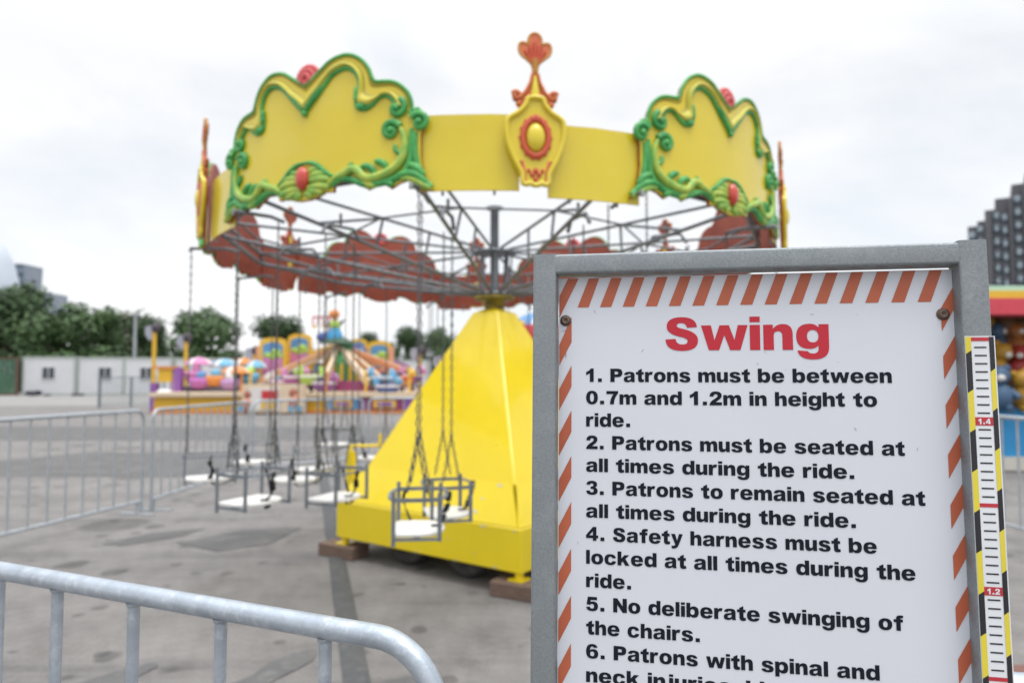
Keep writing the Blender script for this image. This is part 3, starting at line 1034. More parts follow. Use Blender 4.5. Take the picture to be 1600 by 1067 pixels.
OUTL = [p for i, p in enumerate(OUTL) if i == 0 or (abs(p[0] - OUTL[i - 1][0]) + abs(p[1] - OUTL[i - 1][1])) > 1e-4]


def plate(name, outl, phc, r0, th, mats, parent, step=.07):
    """curved sheet cut to an outline, front and back faces with their own material"""
    n = len(outl)
    pts = [V(p) for p in outl]
    xs = [p[0] for p in outl]
    zs = [p[1] for p in outl]

    def inside(x, z):
        c = False
        for i in range(n):
            (xa, za), (xb, zb) = outl[i], outl[i - 1]
            if (za > z) != (zb > z) and x < (xb - xa) * (z - za) / (zb - za) + xa:
                c = not c
        return c
    x = min(xs) + step * .5
    while x < max(xs):
        z = min(zs) + step * .5
        while z < max(zs):
            if inside(x, z) and min((V((x, z)) - p).length for p in pts[:n]) > .015:
                pts.append(V((x, z)))
            z += step * 1.6
        x += step
    vv, _, ff, _, _, _ = delaunay_2d_cdt(pts, [], [list(range(n))], 1, 1e-5)
    b = MB()
    P = lambda p, t: pol(phc + math.degrees(p[0] / RR), r0 + t, p[1])
    ff = [tuple(f) for f in ff]

    def orient(f):
        a, c, d = vv[f[0]], vv[f[1]], vv[f[2]]
        return f if (c - a).cross(d - a) > 0 else f[::-1]
    ff = [orient(f) for f in ff]
    b.add([P(p, th / 2) for p in vv], ff, False, 0)
    b.add([P(p, -th / 2) for p in vv], [f[::-1] for f in ff], False, 1)
    area = sum(outl[i - 1][0] * outl[i][1] - outl[i][0] * outl[i - 1][1] for i in range(n))
    o = outl if area > 0 else outl[::-1]
    vs = [P(p, th / 2) for p in o] + [P(p, -th / 2) for p in o]
    b.add(vs, [(i, i + n, (i + 1) % n + n, (i + 1) % n) for i in range(n)], False, 1 if mats[1] is BACKRED else 0)
    ob = b.build(name, mats, parent)
    for f in ob.data.polygons:
        if len(f.vertices) == 3:
            f.use_smooth = False
    return ob


def panel_fn(phc, r0):
    return lambda s, z, t=0.: pol(phc + math.degrees(s / RR), r0 + t, z)


def spiral(c, r, a0, turns, n=20, sgn=1):
    out = []
    for i in range(n + 1):
        t = i / n
        a = a0 + sgn * turns * 2 * pi * t
        q = r * (1 - .82 * t)
        out.append((c[0] + q * cos(a), c[1] + q * sin(a)))
    return out


def scallop(phc, rep=0):
    F = panel_fn(phc, RR)
    pl = plate('scallop_panel', OUTL, phc, RR, .024, [YEL, BACKRED], ride)

    def path(pts, t, n=4, smooth=True):
        q = cr([(x, z, 0) for x, z in pts], n) if smooth else [V((x, z, 0)) for x, z in pts]
        return [F(p.x, p.y, t) for p in q]
    m_o, m_g, m_l, m_r, m_e, m_y = MB(), MB(), MB(), MB(), MB(), MB()

    def taper(n, a, lo=.25):
        return [a * (lo + (1 - lo) * sin(pi * min(max((i + .3) / n, 0), 1)) ** .6) for i in range(n)]
    for sg in (1, -1):
        S = lambda L: [(sg * x, z) for x, z in L]
        up, inn = UP[:17], INN
        # crest moulding: a cove with a bright bead between the two edges
        def sampN(L, t):
            q = cr([(x, z, 0) for x, z in L], 6)
            k = t * (len(q) - 1)
            j = int(min(k, len(q) - 2))
            return q[j].lerp(q[j + 1], k - j)
        cross = [(.02, .012, 0), (.10, .020, 0), (.24, .010, 0), (.42, .008, 0), (.56, .020, 0), (.66, .038, 1), (.76, .042, 1), (.86, .034, 1), (.95, .014, 1)]
        NN = 60
        vs, fs, mi = [], [], []
        for i in range(NN + 1):
            t = i / NN
            A, Cc = sampN(up[:16], t), sampN(inn, t)
            for kx, h, _ in cross:
                q = A.lerp(Cc, kx)
                vs.append(F(sg * q.x, q.y, h))
        nc = len(cross)
        for i in range(NN):
            for k in range(nc - 1):
                f = (i * nc + k, i * nc + k + 1, i * nc + nc + k + 1, i * nc + nc + k)
                (m_o if not cross[k + 1][2] else m_y).add([vs[x] for x in f], [(0, 1, 2, 3)], False)
        p = path(S(UP[:17]), .016, 4)
        m_g.tube(p, .0105, 8)
        p = path(S(INN), .016, 4)
        m_g.tube(p, .0125, 8)
        # volutes at the shoulder
        for c, r, a0, tn, s2 in (((.575, 2.875), .05, 1.2, 1.2, -1), ((.70, 2.79), .052, 2.6, 1.25, -1), ((.545, 2.755), .052, .4, 1.25, 1)):
            q = spiral(c, r, a0, tn, 18, s2)
            m_g.tube(path(S(q), .022, 1, False), [.021 - .0006 * i for i in range(len(q))], 8)
            m_g.ball(F(sg * c[0], c[1], .03), .021, 10, 6)
        for k in range(5):
            m_g.ball(F(sg * (.655 + .012 * k), 2.845 - .0 * k + .012 * (k % 2), .02), .017, 8, 5)
        # side stem sweeping down and along the bottom
        st = [(.59, 2.775), (.618, 2.72), (.622, 2.65), (.598, 2.585), (.545, 2.54), (.47, 2.512), (.40, 2.512), (.335, 2.57), (.27, 2.548), (.215, 2.53), (.17, 2.50)]
        p = path(S(st), .022, 4)
        m_l.tube(p, taper(len(p), .027), 8)
        st2 = [(.655, 2.76), (.652, 2.66), (.648, 2.59), (.62, 2.53), (.56, 2.495), (.47, 2.478), (.39, 2.482), (.31, 2.515), (.24, 2.522), (.19, 2.492)]
        p = path(S(st2), .016, 4)
        m_g.tube(p, taper(len(p), .020, .5), 8)
        p = path(S([(.672, 2.74), (.675, 2.64), (.69, 2.56), (.72, 2.49), (.765, 2.44)]), .014, 4)
        m_g.tube(p, .018, 8)
        for q, w, mm in (([(.56, 2.505), (.64, 2.52), (.70, 2.50), (.745, 2.455)], .024, m_g), ([(.60, 2.50), (.67, 2.485), (.72, 2.455), (.765, 2.432)], .020, m_l),
                         ([(.64, 2.57), (.69, 2.545), (.725, 2.50)], .024, m_g), ([(.38, 2.50), (.43, 2.47), (.46, 2.468)], .020, m_l),
                         ([(.47, 2.50), (.53, 2.475), (.56, 2.462)], .018, m_g), ([(.53, 2.55), (.50, 2.585), (.455, 2.60)], .020, m_g),
                         ([(.46, 2.525), (.43, 2.565), (.385, 2.585)], .020, m_g), ([(.34, 2.545), (.31, 2.58), (.325, 2.60)], .017, m_g),
                         ([(.385, 2.585), (.365, 2.56), (.39, 2.55)], .013, m_g), ([(.61, 2.62), (.575, 2.645), (.565, 2.68)], .014, m_g)):
            p = path(S(q), .02, 4)
            mm.tube(p, taper(len(p), w), 8)
        # acanthus tufts hanging from the moulding's cusps
        for (cx_, cz), dirs in (((.343, 2.925), ((.02, -.035), (.045, -.03), (-.004, .05), (.0, .09), (.065, -.012))), ((.0, 2.95), ((.05, .028), (.085, .064), (.03, .002), (.12, .11), (.004, -.04)))):
            for dx, dz in dirs:
                p = path(S([(cx_ + dx * .15, cz + dz * .15), (cx_ + dx * .6, cz + dz * .6), (cx_ + dx, cz + dz)]), .022, 3)
                m_g.tube(p, taper(len(p), .017), 7)
        # centre cartouche leaves
        for k in range(9):
            a = rad(-80 + 20 * k)
            dx, dz = sin(a * .5 + .8) * .12, cos(a * .5 + .8 + pi / 2) * .07
        for (x0, z0_), (x1, z1_), w in (((.02, 2.58), (.10, 2.60), .020), ((.03, 2.56), (.15, 2.565), .024), ((.03, 2.54), (.18, 2.53), .026), ((.02, 2.50), (.18, 2.488), .026), ((.02, 2.48), (.13, 2.462), .024), ((.01, 2.47), (.06, 2.445), .022), ((.05, 2.60), (.115, 2.57), .014)):
            p = path(S([(x0, z0_), ((x0 + x1) / 2, (z0_ + z1_) / 2 + .006), (x1, z1_)]), .015, 3)
            m_l.tube(p, taper(len(p), w * .95), 8)
        p = path(S([(0, 2.645), (.05, 2.64), (.10, 2.615), (.15, 2.575), (.20, 2.545)]), .02, 4)
        m_g.tube(p, taper(len(p), .014), 7)
        # petals of the rose
        for k in range(6):
            a = rad(5 + 18 * k)
            m_r.ball(F(sg * .072 * sin(a), 3.128 + .070 * cos(a), -.004), .019, 8, 6)
            m_r.ball(F(sg * .050 * sin(a + .12), 3.122 + .052 * cos(a + .12), .006), .019, 8, 6)
            m_r.ball(F(sg * .026 * sin(a), 3.115 + .03 * cos(a), .016), .017, 8, 6)
    m_o.build('crest_moulding', OCHRE, pl)
    m_y.build('crest_bead', mat('bead yellow', (.62, .53, .06), .35, c2=(.42, .46, .06), scale=6), pl)
    m_g.build('scrollwork', GREEN, pl)
    m_l.build('leaf_scroll', LIME, pl)
    m_r.ball(F(0, 3.10, .0), .03, 10, 6)
    m_r.build('rose', ROSE, pl)
    a = rad(phc)
    Mx = Matrix.Rotation(a, 3, 'Z')
    m_e.ball(F(0, 2.555, .03), .055, 16, 12, 0, (.84, .6, 1.2), Mx)
    m_e.build('cabochon', EGG, pl)
    return pl


SHC = [-59, 6.8, 70.6, 128.7, 186.8, 244.9]
SCC = [-26.2, 39.8, 99.6, 157.8, 215.9, 273.9]
for ph in SCC:
    scallop(ph)
# plain curved bands between
for i, ph in enumerate(SHC):
    l = SCC[i - 1] if i else SCC[-1] - 360
    l = [s for s in SCC + [x - 360 for x in SCC] + [x + 360 for x in SCC] if s < ph][-1] if False else max(s for s in SCC + [x - 360 for x in SCC] + [x + 360 for x in SCC] if s < ph)
    r = min(s for s in SCC + [x - 360 for x in SCC] + [x + 360 for x in SCC] if s > ph)
    hw = math.degrees(.698 / RR)
    for k, (a, c, zb, zt) in enumerate(((l + hw, ph - 2.0, 2.428, 2.838), (ph + 1.9, r - hw, 2.396, 2.795))):
        if c - a < 1:
            continue
        mid = (a + c) / 2
        s = rad(c - a) / 2 * RR
        n = 10
        rv = random.Random(int(mid * 10))
        outl = [(-s + 2 * s * j / n, zb) for j in range(n + 1)] + [(s - 2 * s * j / n, zt - rv.uniform(0, .003)) for j in range(n + 1)]
        bp = plate('band_panel', outl, mid, RR - .02, .010, [YEL, BACKRED], ride, .09)
        for x in (-s * .55, s * .5):
            b = MB()
            p = pol(mid + math.degrees(x / RR), RR - .028, zb)
            b.bar(p + V((0, 0, .06)), p - V((0, 0, .022)), .014, .010)
            b.build('mounting_lug', STEEL, bp)

SHO = [(.034, 2.905), (.05, 2.87), (.085, 2.83), (.138, 2.795), (.149, 2.755), (.146, 2.70), (.134, 2.65), (.108, 2.58), (.082, 2.53), (.068, 2.495), (.066, 2.456), (.048, 2.447), (.03, 2.455), (.012, 2.445)]
SHO = [(-x, z) for x, z in SHO[::-1]] + SHO
FAN = [(.010, 3.04), (.016, 3.09), (.045, 3.12), (.075, 3.145), (.086, 3.175), (.080, 3.205), (.058, 3.212), (.036, 3.20), (.036, 3.225), (.028, 3.248), (.010, 3.262)]
SPI = [(.012, 3.05), (.022, 3.00), (.046, 2.955), (.075, 2.935), (.088, 2.955), (.11, 2.955), (.122, 2.93), (.115, 2.90), (.09, 2.89), (.088, 2.83), (.05, 2.80)]


def mir(h):
    return [(-x, z) for x, z in h] + h[::-1]


def shield(phc):
    F = panel_fn(phc, RR)
    pl = plate('shield_panel', SHO[::-1], phc, RR + .028, .024, [YEL, BACKRED], ride, .06)
    b = MB()
    q = cr([(x, z, 0) for x, z in SHO], 4, True)
    b.tube([F(p.x, p.y, .045) for p in q], .0145, 8, True)
    b.build('rim', YEL, pl)
    b = MB()
    Mx = Matrix.Rotation(rad(phc), 3, 'Z')
    b.tube([F(.066 * cos(a), 2.695 + .098 * sin(a), .044) for a in [2 * pi * k / 36 for k in range(36)]], .017, 8, True)
    for k in range(14):
        a = 2 * pi * k / 14
        b.ball(F(.077 * cos(a), 2.695 + .11 * sin(a), .043), .012, 8, 5)
    for x in (-.02, 0, .02):
        b.ball(F(x, 2.80 - abs(x) * .4, .046), .017, 8, 6)
    for x, z, w in ((0, 2.475, .012), (-.018, 2.50, .013), (.018, 2.50, .013), (0, 2.52, .014), (-.036, 2.52, .010), (.036, 2.52, .010)):
        b.ball(F(x, z, .043), w, 8, 5, 0, (1, .7, 1.3), Mx)
    for sg in (1, -1):
        p = [F(sg * x, z, .043) for x, z in ((.055, 2.46), (.058, 2.50), (.07, 2.57), (.09, 2.565))]
        b.tube(p, [.008, .009, .008, .003], 7)
    b.build('red_relief', ROSE if False else mat('shield red', (.60, .10, .045), .4, c2=(.5, .07, .03), scale=20), pl)
    b = MB()
    b.ball(F(0, 2.695, .045), .07, 18, 12, 0, (.72, .5, 1.08), Mx)
    b.build('medallion', YEL, pl)
    fin = plate('finial', mir(SPI), phc, RR + .018, .018, [ORNG, BACKRED], pl, .05)
    b = MB()
    for sg in (1, -1):
        b.tube([F(sg * x, z, .03) for x, z in spiral((.098, 2.922), .027, .5, 1.2, 14, 1)], .0105, 7)
        b.tube([F(sg * x, z, .03) for x, z in ((.014, 3.04), (.024, 2.995), (.05, 2.945), (.08, 2.91))], .010, 7)
        b.ball(F(sg * .085, 2.88, .022), .018, 8, 6)
    b.build('curl', mat('curl orange', (.58, .12, .04), .4, c2=(.62, .25, .06), scale=24), fin)
    b = MB()
    b.tube([F(0, z, .026) for z in (3.03, 2.98, 2.93, 2.90)], [.010, .018, .026, .026], 8)
    b.build('stem', YEL, fin)
    fan = plate('finial_fan', mir(FAN), phc, RR + .018, .016, [ORNG, BACKRED], pl, .04)
    b, c = MB(), MB()
    c.tube([F(x, z, .026) for x, z in ((0, 3.05), (0, 3.12))], [.009, .02], 8)
    q = cr([(x, z, 0) for x, z in mir(FAN)], 3)
    c.tube([F(p.x, p.y, .024) for p in q], .0075, 7)
    for x in (-.05, -.026, 0, .026, .05):
        b.tube([F(x * .35, 3.10, .026), F(x, 3.165 + (.05 - abs(x)) * .9, .026)], [.008, .012], 7)
    c.build('fan_edge', mat('fan amber', (.55, .30, .05), .4, c2=(.56, .16, .05), scale=30), fan)
    b.build('fan_rib', mat('shield red', (.60, .10, .045)), fan)


for ph in SHC:
    shield(ph)

# ---- swing seats
def seat_proto():
    t = thing('swing_chair', None, 'swing seat')
    e = .155
    zs, zb = -1.74, -1.555
    JZ = -1.27

    def links(mb, a, c, tw=0):
        a, c = V(a), V(c)
        d = c - a
        n = max(int(round(d.length / .0315)), 1)
        q = d.to_track_quat('Z', 'Y').to_matrix()
        pit = d.length / n
        for i in range(n):
            o = a + d * ((i + .5) / n)
            rot = Matrix.Rotation(pi / 2 * (i % 2) + tw, 3, 'Z')
            hl, hw = pit * .5 - .001, .0068
            pts = []
            for x, z in ((hw, -hl * .55), (hw, hl * .55), (hw * .6, hl * 1.02), (-hw * .6, hl * 1.02), (-hw, hl * .55), (-hw, -hl * .55), (-hw * .6, -hl * 1.02), (hw * .6, -hl * 1.02)):
                pts.append(o + q @ (rot @ V((x, 0, z))))
            mb.tube(pts, .0030, 4, True)
    for sg in (1, -1):
        m = MB()
        links(m, (sg * e, 0, 0), (sg * e, 0, JZ))
        for y in (-.05, .05):
            links(m, (sg * e, 0, JZ), (sg * e, y, zb + .02), .4)
        m.ball((sg * e, 0, JZ), .010, 8, 6)
        m.build('chain', CHAINM, t)
    m = MB()
    out = []
    for x, y in ((-.145, -.125), (-.16, -.11), (-.16, .02), (-.15, .065), (-.12, .105), (-.07, .13), (0, .14)):
        out.append((x, y))
    out = out + [(-x, y) for x, y in out[-2::-1]]
    n = len(out)
    vs = []
    for z, k in ((zs - .010, .965), (zs - .006, 1), (zs + .006, 1), (zs + .010, .965)):
        vs += [(x * k, y * k, z) for x, y in out]
    fs = [tuple(range(n))[::-1] if False else tuple(range(n)), tuple(range(3 * n, 4 * n))[::-1]]
    for i in range(3):
        for k in range(n):
            fs.append((i * n + (k + 1) % n, i * n + k, i * n + n + k, i * n + n + (k + 1) % n))
    m.add(vs, fs)
    m.build('seat_board', SEATW, t)
    m = MB()
    for sg in (1, -1):
        m.box((sg * (e + .012), -.115, (zs + zb) / 2 - .012), (.007, .021, zb - zs + .08))
        m.box((sg * (e + .010), .0, zs - .020), (.010, .25, .014))
        m.bar((sg * (e + .012), .115, zs - .03), (sg * (e + .012), .115, zb + .02), .008, .022)
    for s2, yy, dd in ((1, .115, .032), (-1, -.115, .03)):
        arc = [V((-(e + .012) * cos(a), yy + s2 * dd * sin(a), zb - .01)) for a in [pi * k / 14 for k in range(15)]]
        for a_, c_ in zip(arc, arc[1:]):
            m.bar(a_, c_, .020, .008)
    for sg in (1, -1):
        arc = [V((sg * (e + .012 + .016 * sin(pi * k / 8)), -.115 + .23 * k / 8, zb - .012)) for k in range(9)]
        for a_, c_ in zip(arc, arc[1:]):
            m.bar(a_, c_, .008, .020)
    m.bar((-e, .0, zs - .017), (e, .0, zs - .017), .03, .010)
    m.build('seat_frame', SEATSTEEL, t)
    m = MB()
    pts = cr([(0, .16, zb), (.01, .155, zb - .06), (-.012, .14, zb - .11), (0, .125, zb - .15), (.004, .10, zs + .016), (0, .07, zs + .014)], 5)
    for a_, c_ in zip(pts, pts[1:]):
        m.bar(a_, c_, .034, .005)
    pts = cr([(-.165, -.08, zb - .02), (-.19, -.09, zb - .07), (-.195, -.07, zb - .14), (-.165, -.03, zs - .02), (-.06, .03, zs - .05), (-.02, .10, zs - .03), (0, .125, zs + .004), (.002, .115, zs + .012)], 5)
    for a_, c_ in zip(pts, pts[1:]):
        m.bar(a_, c_, .018, .004)
    m.build('safety_strap', STRAP, t)
    return t


SEATS = [  # phi, row, rotation off the arm, label
    (-9, 'o', 14, 'white swing seat nearest the camera, hanging in front of the yellow base box'),
    (-9, 'i', 24, 'white swing seat right behind the nearest one, over the yellow skirt plate'),
    (-39, 'o', 12, 'lowest white swing seat left of the yellow base, black strap hanging slack'),
    (-39, 'i', 16, 'white swing seat overlapping the left corner of the yellow base box'),
    (-69, 'o', 6, 'leftmost white swing seat, seen almost edge on before the left barrier'),
    (-69, 'i', -12, 'white swing seat over open tarmac, behind and between the two lowest left seats'),
    (-99, 'o', 10, 'swing seat at the far left, its strap hanging above the barrier foot'),
    (-99, 'i', 35, 'swing seat seen edge on with a raised black strap, behind the lower left seats'),
    (-129, 'o', 4, 'small white swing seat at the back left, seen above the yellow handle bracket'),
    (-129, 'i', 20, 'white swing seat tucked behind the sloping left edge of the yellow tower'),
    (-159, 'o', -8, 'outer swing seat at the back, only its chains showing left of the tower top'),
    (-159, 'i', 14, 'inner back swing seat, its board hidden behind the yellow tower'),
    (171, 'o', 9, 'outer swing seat straight behind the yellow tower, chains just left of the sign post'),
    (21, 'o', 12, 'outer swing seat behind the sign, chain tops showing above its left half'),
    (21, 'i', -15, 'inner swing seat behind the sign, hanging from the arm right of the mast'),
    (51, 'o', 8, 'outer swing seat behind the sign, hung under the right scalloped panel'),
    (51, 'i', 12, 'inner swing seat behind the sign, by the right scalloped panel'),
]
proto = None
rs = random.Random(5)
for ph, row, dr, lab in SEATS:
    if proto is None:
        proto = seat_proto()
        o = proto
    else:
        o = copy_tree(proto)
    r, z = (2.2, 2.44) if row == 'o' else (1.60, 2.385)
    p = pol(ph, r, z)
    zseat = {(-9, 'o'): .655, (-9, 'i'): .62, (-129, 'o'): .74, (-69, 'i'): .67}.get((ph, row), (.70 if row == 'o' else .635) + rs.uniform(-.015, .02))
    o.location = (CX + p.x, CY + p.y, p.z)
    o.scale = (1, 1, (p.z - zseat) / 1.74)
    # chains hang along the arm; the seat looks round the circle
    o.rotation_euler = (0, 0, rad(ph) - pi / 2 + rad(dr))
    tag(o, lab, 'swing seat', 'swing seats of the ride')
# ------------------------------------------------------------------ trees
BARK = mat('bark', (.09, .07, .055), .9, 0, c2=(.05, .04, .03), scale=8)


def leaf_mat(name, c, c2):
    m = mat(name, c, .6, 0, c2=c2, scale=1.1, amt=1, spec=.3)
    return m


LEAFS = [leaf_mat('leaf deep', (.060, .105, .042), (.036, .070, .028)), leaf_mat('leaf mid', (.080, .140, .050), (.046, .088, .034)), leaf_mat('leaf olive', (.098, .122, .060), (.060, .080, .040))]


def tree_proto(seed, H, Wd, lm, lab, dens=1.0, bare=False):
    r = random.Random(seed)
    t = thing('broadleaf_tree', lab, 'tree')
    m = MB()
    m.tube([(0, 0, 0), (.05, 0, H * .15), (0, .05, H * .35), (.1, .1, H * .62)], [.26, .22, .17, .07], 8)
    lobes = []
    for k in range(13):
        a = r.uniform(0, 2 * pi)
        q = sqrt(r.random()) * Wd * .36
        z = H * r.uniform(.34, .86)
        k2 = 1 - abs(z / H - .52) * .9
        c = V((cos(a) * q * k2 * 1.15, sin(a) * q * k2, z))
        lobes.append((c, Wd * r.uniform(.15, .25)))
        m.tube([(0, 0, H * r.uniform(.15, .4)), c * .5 + V((0, 0, H * .12)), c], [.10, .07, .02], 6)
    lobes.append((V((0, 0, H * .84)), Wd * .17))
    for k in range(7):
        a = 2 * pi * k / 7
        lobes.append((V((cos(a) * Wd * .36, sin(a) * Wd * .36, H * r.uniform(.16, .34))), Wd * .18))
    m.build('trunk', BARK, t)
    m = MB()
    n = int(7500 * dens)
    vs, fs = [], []
    for i in range(n):
        c, R_ = r.choice(lobes)
        u = V((r.gauss(0, 1), r.gauss(0, 1), r.gauss(0, 1))).normalized()
        p = c + u * R_ * (r.random() ** .33) * r.uniform(.75, 1.12)
        p.z = max(p.z, H * .06)
        s_ = r.uniform(.12, .24) * (H / 9)
        nrm = (u + V((r.uniform(-.45, .45), r.uniform(-.45, .45), r.uniform(-.1, .6)))).normalized()
        q = nrm.to_track_quat('Z', 'Y').to_matrix()
        rt = Matrix.Rotation(r.uniform(0, 6.28), 3, 'Z')
        o = len(vs)
        for x, y in ((-1, -.6), (.1, -.9), (1, 0), (.2, .8), (-.8, .6)):
            vs.append(p + q @ (rt @ V((x * s_, y * s_, r.uniform(-.2, .2) * s_))))
        fs.append((o, o + 1, o + 2, o + 3, o + 4))
    m.add(vs, fs)
    m.build('crown', lm, t)
    return t


def crown_tree(proto, used, x, y, s, rz, lab, sx=1.0):
    o = proto if not used else copy_tree(proto)
    o.location = (x, y, 0)
    o.rotation_euler = (0, 0, rz)
    o.scale = (s * sx, s * sx, s)
    tag(o, lab, 'tree', 'trees beyond the fairground')
    return o


TP = [tree_proto(11, 10, 9.5, LEAFS[0], 'a'), tree_proto(23, 9, 9.0, LEAFS[1], 'b'), tree_proto(37, 9, 8.0, LEAFS[2], 'c', .62)]
use = [0, 0, 0]
TREES = [  # px, top py, depth, width factor, kind, label
    (10, 450, 72, .92, 0, 'tall dark tree at the left edge above the green container'),
    (-45, 470, 74, 1.0, 0, 'dark tree cut by the left edge of the picture'),
    (80, 490, 80, .75, 2, 'paler tree between the tall dark one and the broad green one'),
    (118, 472, 70, 1.05, 1, 'broad green tree above the first white cabin'),
    (160, 508, 76, .75, 1, 'lower green tree just left of the lamp mast'),
    (204, 484, 82, .72, 2, 'thin brownish tree behind the grey lamp mast'),
    (232, 500, 80, .60, 0, 'dark tree right of the lamp mast, behind the first yellow flag pole'),
    (324, 480, 72, .92, 1, 'round topped green tree behind the leftmost hanging chains'),
    (437, 498, 85, .85, 0, 'domed dark tree above the two left picture boards'),
    (470, 534, 90, .6, 0, 'dark tree behind the left red frame sign'),
    (577, 522, 95, .45, 0, 'small narrow tree above the right picture boards'),
    (612, 534, 96, .5, 1, 'low tree just left of the small grey cabin'),
    (643, 514, 90, .62, 0, 'dark round tree above the small grey cabin'),
    (688, 510, 88, .66, 1, 'dark tree beside the upper edge of the yellow tower'),
    (732, 522, 92, .7, 1, 'tree mostly hidden by the yellow tower'),
]
rt = random.Random(2)
for px, py, Y, sx, k, lab in TREES:
    top = at(px, py, Y)
    h = top.z
    H0 = (10, 9, 9)[k]
    crown_tree(TP[k], use[k], top.x, Y, h / (H0 * .985), rt.uniform(0, 6.28), lab, sx * (1.08 if k != 2 else 1.1))
    use[k] = 1
m = MB()
rg = random.Random(9)
HG = leaf_mat('hedge leaf', (.034, .058, .024), (.018, .034, .015))
for i in range(15000):
    x = rg.uniform(-78, 62)
    z = rg.random() ** .8 * (2.7 + .5 * sin(x * .45) + .4 * sin(x * 1.3))
    y = 66 + rg.uniform(-1.6, 1.6) + abs(x) * .06
    s_ = rg.uniform(.18, .36)
    q = Euler((rg.uniform(-1, 1) + 1.2, rg.uniform(-1, 1), rg.uniform(0, 6.28))).to_matrix()
    m.add([V((x, y, z)) + q @ V((a * s_, c * s_, 0)) for a, c in ((-1, -.6), (.8, -.7), (1, .5), (-.4, .9))], [(0, 1, 2, 3)])
o = m.build('hedge', HG)
tag(o, 'dense dark undergrowth massed below the trees behind the white cabins', 'hedge', kind='stuff')

# ------------------------------------------------------------------ cabins and container
CABW = mat('cabin white', (.62, .63, .65), .5, 0, c2=(.54, .55, .57), scale=.9, amt=.8, dirt=(.36, .35, .33), dirt_scale=.9, dirt_amt=.35, dirt_lo=.55)
CABT = mat('cabin trim', (.40, .44, .40), .6)
DGLASS = mat('dark window', (.03, .04, .05), .12, 0, spec=.8)
CONTG = mat('container green', (.055, .135, .08), .6, 0, c2=(.035, .09, .055), scale=.8, amt=.9, dirt=(.16, .20, .17), dirt_scale=.9, dirt_amt=.5)
RUSTY = mat('rust brown', (.13, .075, .05), .8, 0, c2=(.07, .04, .03), scale=3)


def cabin(x0, x1, y, h, lab, wins, dep=2.4, grp='white cabins behind the fairground'):
    t = thing('site_cabin', lab, 'cabin', ((x0 + x1) / 2, y, 0), 0, grp)
    L = x1 - x0
    m = MB()
    m.box((0, dep / 2, h / 2 + .06), (L, dep, h - .12))
    # shallow ribs of the sheet walls
    k = int(L / .35)
    for i in range(k):
        m.box((-L / 2 + L * (i + .5) / k, -.008, h / 2 + .06), (.10, .016, h - .36))
    m.build('wall', CABW, t)
    m = MB()
    m.box((0, dep / 2, h + .06), (L + .06, dep + .1, .13))
    for sx in (-1, 1):
        m.box((sx * (L / 2 - .05), -.01, h / 2), (.13, .05, h - .02))
    m.box((0, -.01, .07), (L - .2, .05, .14))
    m.build('roof_frame', CABT, t)
    for wx in wins:
        m = MB()
        w_, h_ = .98, .92
        zc = h * .60
        for a in (-1, 1):
            m.box((wx + a * w_ / 2, -.03, zc), (.07, .07, h_ + .07))
            m.box((wx, -.03, zc + a * h_ / 2), (w_ - .07, .07, .07))
        m.box((wx, -.03, zc), (.05, .06, h_ - .07))
        f = m.build('window', CABW, t)
        m = MB()
        m.box((wx, -.018, zc), (w_ - .07, .02, h_ - .07))
        m.build('pane', DGLASS, f)
    return t


YC = 51.
cx_ = lambda px, Y=YC: (px - 800) / FPX * Y
cabin(cx_(36), cx_(118), YC, 2.75, 'first white site cabin, next to the green container, one window', [cx_(77) - cx_(77)])
cabin(cx_(119.5), cx_(192), YC + .2, 2.72, 'second white site cabin with one window, left of the lamp mast', [cx_(163) - cx_(156)])
cabin(cx_(193.5), cx_(268), YC + .1, 2.70, 'third white site cabin, its window beside the purple ticket gate', [cx_(229) - cx_(231)])
cabin(cx_(269.5), cx_(345), YC + .3, 2.66, 'fourth white site cabin, half hidden behind the umbrella ride', [])
cabin(cx_(612, 58), cx_(668, 58), 58, 2.7, 'small pale grey cabin left of the yellow tower', [], grp=None)
t = thing('shipping_container', 'dark green shipping container with faded white graffiti at the left edge', 'container', (cx_(-12), YC - .3, 0))
m = MB()
Lc = 2.05 * 2
n = 40
vs, fs = [], []
for i in range(n + 1):
    x = -Lc / 2 + Lc * i / n
    yy = (0, 0, -.045, -.045)[i % 4]
    vs += [V((x, yy, .12)), V((x, yy, 2.72))]
for i in range(n):
    fs.append((2 * i, 2 * i + 2, 2 * i + 3, 2 * i + 1))
m.add(vs, fs)
m.box((0, 1.25, 1.45), (Lc, 2.3, 2.5))
m.build('corrugated_wall', CONTG, t)
m = MB()
for sx in (-1, 1):
    m.box((sx * (Lc / 2 + .08), 0, 1.4), (.16, .16, 2.8))
m.box((0, 0, 2.76), (Lc, .14, .12)); m.box((0, 0, .08), (Lc, .14, .14))
m.build('corner_frame', RUSTY, t)
m = MB()
for k, (x, z) in enumerate(((.2, 2.1), (.6, 2.2), (1.0, 1.9), (.35, 1.6), (1.3, 2.2), (1.5, 1.7))):
    m.tube([(x, -.05, z), (x + .18, -.05, z + .25), (x + .3, -.05, z - .1), (x + .1, -.05, z - .3)], .022, 4)
m.build('graffiti', mat('graffiti white', (.30, .36, .33), .7), t)
